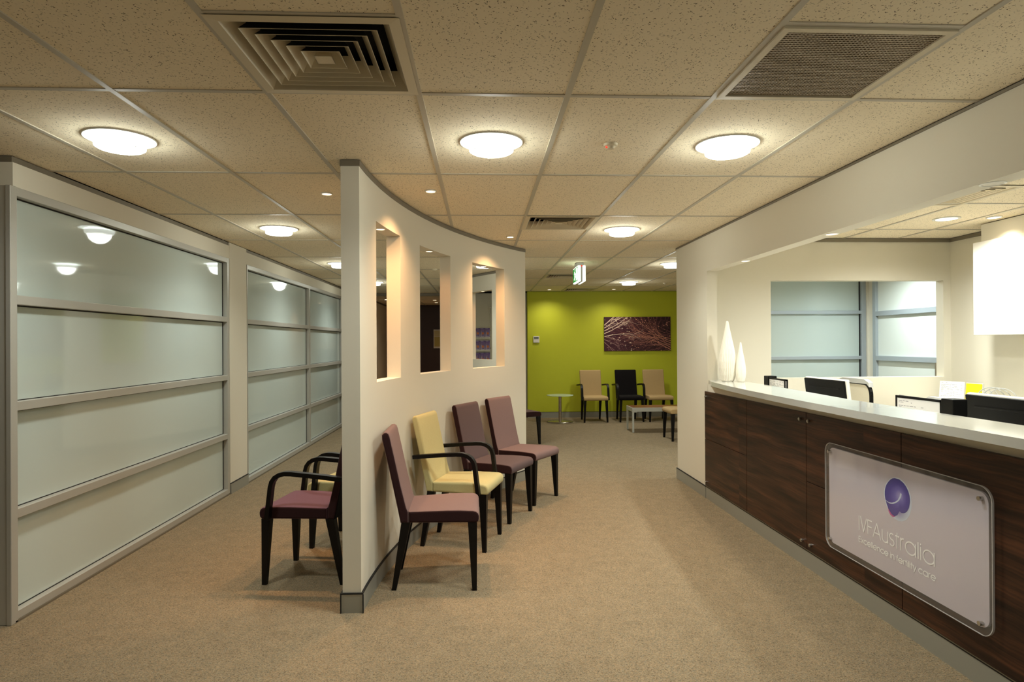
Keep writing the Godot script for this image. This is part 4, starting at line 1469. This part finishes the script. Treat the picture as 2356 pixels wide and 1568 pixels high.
var chair_protos := {}
func chair(kind: String, arms: bool, x: float, z: float, fx: float, fz: float, label: String, group: String):
	var key := kind + str(arms)
	var o: Node3D
	if chair_protos.has(key):
		o = chair_protos[key].duplicate()
		o.name = numbered("waiting_chair")
		add_child(o)
		tag(o, label, "chair", group)
	else:
		o = thing("waiting_chair", label, "chair", Vector3.ZERO, 0, group)
		chair_protos[key] = o
		var top: Material = M[kind]
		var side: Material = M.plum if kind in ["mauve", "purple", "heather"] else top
		var sh = chair_shapes()
		var s := begin(); var e := [begin(), begin()]
		upholster(s, e, sh[0], 0.226, 0.200, 0.26, -0.15, 0.014)
		var p := part("seat", s, top, o)
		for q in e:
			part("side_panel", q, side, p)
		s = begin(); e = [begin(), begin()]
		upholster(s, e, sh[1], 0.200, 0.203, -0.15, -0.30, 0.014)
		p = part("backrest", s, top if kind != "purple" else M.charcoal, o)
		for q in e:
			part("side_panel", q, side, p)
		for sd in [-1.0, 1.0]:
			part("leg", leg_shape(sd * 0.198, 0.227, sd * 0.213, 0.237), M.wood_black, o)
			part("leg", leg_shape(sd * 0.172, -0.165, sd * 0.172, -0.238), M.wood_black, o)
		if arms:
			var path := [Vector2(-0.275, 0.650), Vector2(-0.16, 0.662), Vector2(-0.04, 0.673), Vector2(0.05, 0.680), Vector2(0.09, 0.680), Vector2(0.125, 0.672), Vector2(0.152, 0.655), Vector2(0.170, 0.630), Vector2(0.179, 0.598), Vector2(0.186, 0.54), Vector2(0.195, 0.47), Vector2(0.203, 0.40)]
			for sd in [-1.0, 1.0]:
				s = begin()
				strip_x(s, path, sd * 0.243 - 0.02, sd * 0.243 + 0.02, 0.026)
				part("armrest", s, M.wood_black, o)
	o.position = Vector3(x, 0, z)
	o.rotation.y = atan2(fx, fz)

func seating():
	var g := "upholstered chairs along the curved partition"
	chair("mauve", false, -0.287, -3.935, 1.0, -0.015, "pinkish mauve armless chair nearest the camera beside the partition end", g)
	chair("yellow", true, -0.153, -4.66, 0.961, 0.277, "pale yellow armchair second along the curved partition", g)
	chair("heather", false, 0.109, -5.366, 0.886, 0.464, "greyish mauve armless chair third along the curved partition", g)
	chair("mauve", false, 0.391, -5.925, 0.825, 0.566, "mauve armless chair at the far end of the partition row", g)
	chair("purple", true, -1.053, -4.07, -0.988, -0.153, "purple seated armchair behind the partition end, facing the windows", g)
	chair("yellow", true, -0.93, -4.706, -0.96, -0.27, "yellow armchair mostly hidden behind the partition end", g)
	g = "chairs against the green wall"
	chair("tan", true, 2.075, -11.60, 0.03, 1.0, "tan armchair against the green wall beside the round table", g)
	chair("charcoal", true, 2.745, -11.61, 0.0, 1.0, "black armchair against the green wall under the picture", g)
	chair("tan", false, 3.28, -11.59, 0.02, 1.0, "tan armless chair right of the black armchair", g)
	g = "chairs in the far waiting nook"
	chair("mauve", false, 0.525, -9.11, 0.89, -0.45, "dark chair edge showing just past the partition end", g)
	chair("tan", false, 3.03, -9.30, -1.0, 0.0, "tan chair cut off by the cream pier", g)

func green_wall_things():
	var zf := -12.19
	var k := 1.0145
	# picture
	var o := thing("picture", "wide dark plum picture of pale bare branches on the green wall", "picture", Vector3(3.06, 1.622, -12.2))
	var s := begin()
	rbox(s, Vector3(-0.657, -0.333, 0.0), Vector3(0.657, 0.333, 0.03), 0.003, 1)
	part("canvas", s, mat(c8(40, 14, 22), 0.6), o)
	s = begin()
	quad(s, Vector3(-0.656, -0.332, 0.0308), Vector3(0.656, -0.332, 0.0308), Vector3(0.656, 0.332, 0.0308), Vector3(-0.656, 0.332, 0.0308))
	part("print", s, tex_mat(ImageTexture.create_from_image(branch_image()), 0.5), o, "pale and pink branches on plum")
	# thermostat
	o = thing("thermostat", "small white thermostat on the left of the green wall", "thermostat", Vector3(1.073, 1.523, -12.2))
	s = begin()
	rbox(s, Vector3(-0.06, -0.065, 0), Vector3(0.06, 0.065, 0.022), 0.006, 2)
	part("case", s, M.white_plastic, o)
	s = begin()
	box(s, Vector3(-0.045, 0.008, 0.022), Vector3(0.045, 0.048, 0.0235))
	part("display", s, M.screen, o, "grey display")
	# round table
	o = thing("round_table", "small round glass topped table on a steel column", "table", Vector3(1.445, 0, -11.52))
	s = begin()
	lathe(s, [Vector2(0.0, 0.485), Vector2(0.244, 0.485), Vector2(0.247, 0.491), Vector2(0.244, 0.497), Vector2(0.0, 0.497)], 56)
	part("tabletop", s, M.green_glass, o)
	s = begin()
	lathe(s, [Vector2(0.0, 0.486), Vector2(0.035, 0.486)].map(func(v): return v), 24)
	lathe(s, [Vector2(0.028, 0.02), Vector2(0.028, 0.485)], 28)
	part("column", s, M.steel, o)
	s = begin()
	lathe(s, [Vector2(0.235, 0.006), Vector2(0.232, 0.016), Vector2(0.10, 0.022), Vector2(0.0, 0.024)], 56, Vector3.ZERO, true)
	part("base", s, M.steel, o)
	s = begin()
	lathe(s, [Vector2(0.0, 0.0), Vector2(0.236, 0.0), Vector2(0.236, 0.006)], 56)
	part("base_gasket", s, M.gasket, o, "black rim under the base")
	# coffee table
	o = thing("coffee_table", "low rectangular coffee table with brown top and white frame", "table", Vector3(2.43, 0, -10.035))
	s = begin()
	rbox(s, Vector3(0.012, 0.385, -0.408), Vector3(1.188, 0.402, -0.012), 0.003, 1)
	part("tabletop", s, M.timber_table, o, "brown timber top")
	s = begin()
	for b in [[Vector3(0, 0.335, -0.012), Vector3(1.2, 0.40, 0)], [Vector3(0, 0.335, -0.42), Vector3(1.2, 0.40, -0.408)], [Vector3(0, 0.335, -0.408), Vector3(0.012, 0.40, -0.012)], [Vector3(1.188, 0.335, -0.408), Vector3(1.2, 0.40, -0.012)]]:
		rbox(s, b[0], b[1], 0.002, 1)
	part("apron", s, M.table_paint, o)
	for x in [0.0, 1.17]:
		for z in [-0.42, -0.03]:
			s = begin()
			rbox(s, Vector3(x, 0, z), Vector3(x + 0.03, 0.335, z + 0.03), 0.003, 1)
			var dir := 1.0 if x < 0.5 else -1.0
			hexa(s, [Vector3(x + 0.03 if dir > 0 else x - 0.05, 0.325, z + 0.03), Vector3(x + 0.08 if dir > 0 else x, 0.325, z + 0.03), Vector3(x + 0.08 if dir > 0 else x, 0.325, z), Vector3(x + 0.03 if dir > 0 else x - 0.05, 0.325, z), Vector3(x + 0.03 if dir > 0 else x - 0.05, 0.335, z + 0.03), Vector3(x + 0.08 if dir > 0 else x, 0.335, z + 0.03), Vector3(x + 0.08 if dir > 0 else x, 0.335, z), Vector3(x + 0.03 if dir > 0 else x - 0.05, 0.335, z)])
			part("leg", s, M.table_paint, o)

func dab(im: Image, a: Vector2, b: Vector2, w: float, c: Color):
	var n := int(a.distance_to(b)) + 1
	for i in n + 1:
		var p := a.lerp(b, float(i) / n)
		var k := maxi(1, int(w))
		im.fill_rect(Rect2i(int(p.x - k / 2.0), int(p.y - k / 2.0), k, k), c)

func twig(im: Image, r: RandomNumberGenerator, p: Vector2, ang: float, L: float, w: float, c: Color, depth: int):
	var steps := 7
	for i in steps:
		var q := p + Vector2(cos(ang), sin(ang)) * L / steps
		dab(im, p, q, w, c)
		p = q
		ang += r.randf_range(-0.16, 0.16)
		w *= 0.93
		if depth > 0 and r.randf() < 0.62:
			twig(im, r, p, ang + r.randf_range(0.25, 0.75) * (1.0 if r.randf() < 0.5 else -1.0), L * r.randf_range(0.35, 0.6), w * 0.7, c.lerp(c8(96, 40, 52), 0.12), depth - 1)
		if depth < 2 and r.randf() < 0.16:
			im.fill_rect(Rect2i(int(p.x) - 3, int(p.y) - 3, r.randi_range(4, 8), r.randi_range(4, 8)), c)

func branch_image() -> Image:
	var W := 1024
	var H := 518
	var im := Image.create_empty(W, H, false, Image.FORMAT_RGB8)
	var r := RandomNumberGenerator.new()
	r.seed = 21
	for y in H:
		for x in range(0, W, 4):
			var t := 0.5 + 0.5 * sin(x * 0.004 + y * 0.003)
			im.fill_rect(Rect2i(x, y, 4, 1), c8(44, 8, 24).lerp(c8(66, 16, 38), t))
	var mauve := c8(132, 78, 82)
	var pink := c8(214, 148, 124)
	var pale := c8(240, 218, 196)
	for i in 13:
		twig(im, r, Vector2(1030, 240 + 24 * i), PI + 0.35 - 0.06 * i + r.randf_range(-0.1, 0.1), 620, 5, mauve, 2)
	for i in 4:
		twig(im, r, Vector2(1000 - 60 * i, -5), PI / 2 + r.randf_range(-0.5, 0.4), 240, 4, mauve, 2)
	for i in 6:
		twig(im, r, Vector2(1026, 505 - 34 * i), PI + 0.50 - 0.05 * i + r.randf_range(-0.08, 0.08), 700, 6, pink, 2)
	for i in 5:
		twig(im, r, Vector2(-4, 130 + 42 * i), -0.25 - 0.12 * (4 - i) + r.randf_range(-0.1, 0.1), 460, 9, pale, 2)
	for i in 3:
		twig(im, r, Vector2(-4, 300 + 40 * i), 0.2 + 0.3 * i, 260, 5, pale.lerp(mauve, 0.4), 2)
	for i in 110:
		var p := Vector2(r.randf() * W, r.randf() * H)
		var c: Color = pale if p.x < 420 else pink
		var q := r.randi_range(5, 13)
		im.fill_rect(Rect2i(int(p.x), int(p.y), q, q), c)
		im.fill_rect(Rect2i(int(p.x) - q / 2, int(p.y) + q / 3, q * 2, q / 3), c)
	return im

func brochure_texture(k: int) -> ImageTexture:
	var im := Image.create_empty(96, 180, false, Image.FORMAT_RGB8)
	for y in 180:
		im.fill_rect(Rect2i(0, y, 96, 1), c8(112, 84, 158).lerp(c8(186, 170, 212), y / 180.0))
	im.fill_rect(Rect2i(0, 0, 96, 22), c8(96, 66, 148))
	im.fill_rect(Rect2i(8, 8, 60, 6), c8(235, 228, 240))
	for i in 40:
		var t := i / 40.0
		dab(im, Vector2(20 + 44 * t, 60 + 30 * sin(t * 3.0 + k)), Vector2(26 + 44 * t, 150 - 20 * cos(t * 3.0 + k)), 3, c8(226, 196, 190).lerp(c8(92, 70, 150), t))
	for a in 60:
		var t := TAU * a / 60.0
		dab(im, Vector2(58, 104 + 14 * k), Vector2(58 + 17 * cos(t), 104 + 14 * k + 22 * sin(t)), 3, c8(226, 128, 60))
	im.fill_rect(Rect2i(6, 164, 84, 8), c8(236, 230, 242))
	return ImageTexture.create_from_image(im)

func corridor_things():
	var o := thing("brochure_rack", "cable hung white brochure rack on the wall beyond the third slot", "rack", Vector3(-0.02, 0, -12.6))
	var s := begin()
	for x in [-0.205, 0.205]:
		rod(s, Vector3(x, 1.0, 0.02), Vector3(x, 2.16, 0.02), 0.004, 8)
		rod(s, Vector3(x, 2.16, 0.0), Vector3(x, 2.16, 0.03), 0.012, 12)
		for y in [1.12, 1.34, 1.56, 1.70]:
			rod(s, Vector3(x, y, 0.02), Vector3(x, y + 0.03, 0.02), 0.010, 8)
	part("cable", s, M.steel, o, "thin steel suspension cable")
	var tops := [1.765, 1.515, 1.275]
	for y in tops:
		s = begin()
		rbox(s, Vector3(-0.2, y - 0.225, 0.0), Vector3(0.2, y - 0.19, 0.06), 0.003, 1)
		rbox(s, Vector3(-0.2, y - 0.2, 0.004), Vector3(0.2, y - 0.02, 0.010), 0.002, 1)
		part("shelf", s, M.white_plastic, o)
	var rows := ["top", "middle", "bottom"]
	var cols := ["leftmost", "second", "third", "rightmost"]
	for r in 3:
		var m := tex_mat(brochure_texture(r), 0.3)
		for c in 4:
			var b := thing("brochure", "purple brochure with orange figure, %s in the %s row of the rack" % [cols[c], rows[r]], "brochure", Vector3(-0.02 - 0.148 + 0.099 * c, tops[r] - 0.19, -12.575), 0, "purple brochures in the rack")
			s = begin()
			box(s, Vector3(-0.046, 0.0, -0.008), Vector3(0.046, 0.185, 0.008))
			part("pages", s, M.white_plastic, b)
			s = begin()
			quad(s, Vector3(-0.046, 0.0, 0.0086), Vector3(0.046, 0.0, 0.0086), Vector3(0.046, 0.185, 0.0086), Vector3(-0.046, 0.185, 0.0086))
			part("cover", s, m, b)
	o = thing("framed_print", "white framed yellow print on the dark brown corridor wall", "picture", Vector3(-1.0, 1.575, -16.5))
	s = begin()
	rbox(s, Vector3(-0.235, -0.245, 0), Vector3(0.235, 0.245, 0.03), 0.004, 1)
	part("frame", s, M.white_plastic, o)
	s = begin()
	box(s, Vector3(-0.215, -0.2, 0.03), Vector3(0.215, 0.05, 0.032))
	part("lower_panel", s, mat(c8(190, 178, 110), 0.6), o, "olive yellow lower field")
	s = begin()
	box(s, Vector3(-0.215, 0.06, 0.03), Vector3(0.215, 0.215, 0.032))
	part("upper_panel", s, mat(c8(214, 206, 160), 0.6), o, "pale yellow upper field")
	# corridor side glazing end post and trim line
	s = begin()
	box(s, Vector3(-2.46, CH - 0.05, -12.62), Vector3(-0.75, CH, -12.58))
	struct("trim_8", s, M.alu_dark, "dark ceiling line where the side corridor begins", "trim")
	var d := Node3D.new()
	d.name = "door_2"
	add_child(d)
	tag(d, "taupe door with a pale frame deep in the side corridor", "door", "", "structure")
	s = begin()
	box(s, Vector3(-2.46, 0, -14.3), Vector3(-2.43, 2.2, -13.3))
	part("door_leaf", s, M.paint_taupe, d)
	s = begin()
	box(s, Vector3(-2.46, 0, -13.3), Vector3(-2.41, 2.25, -13.24))
	box(s, Vector3(-2.46, 0, -14.36), Vector3(-2.41, 2.25, -14.3))
	box(s, Vector3(-2.46, 2.2, -14.3), Vector3(-2.41, 2.25, -13.3))
	part("door_frame", s, M.alu, d)
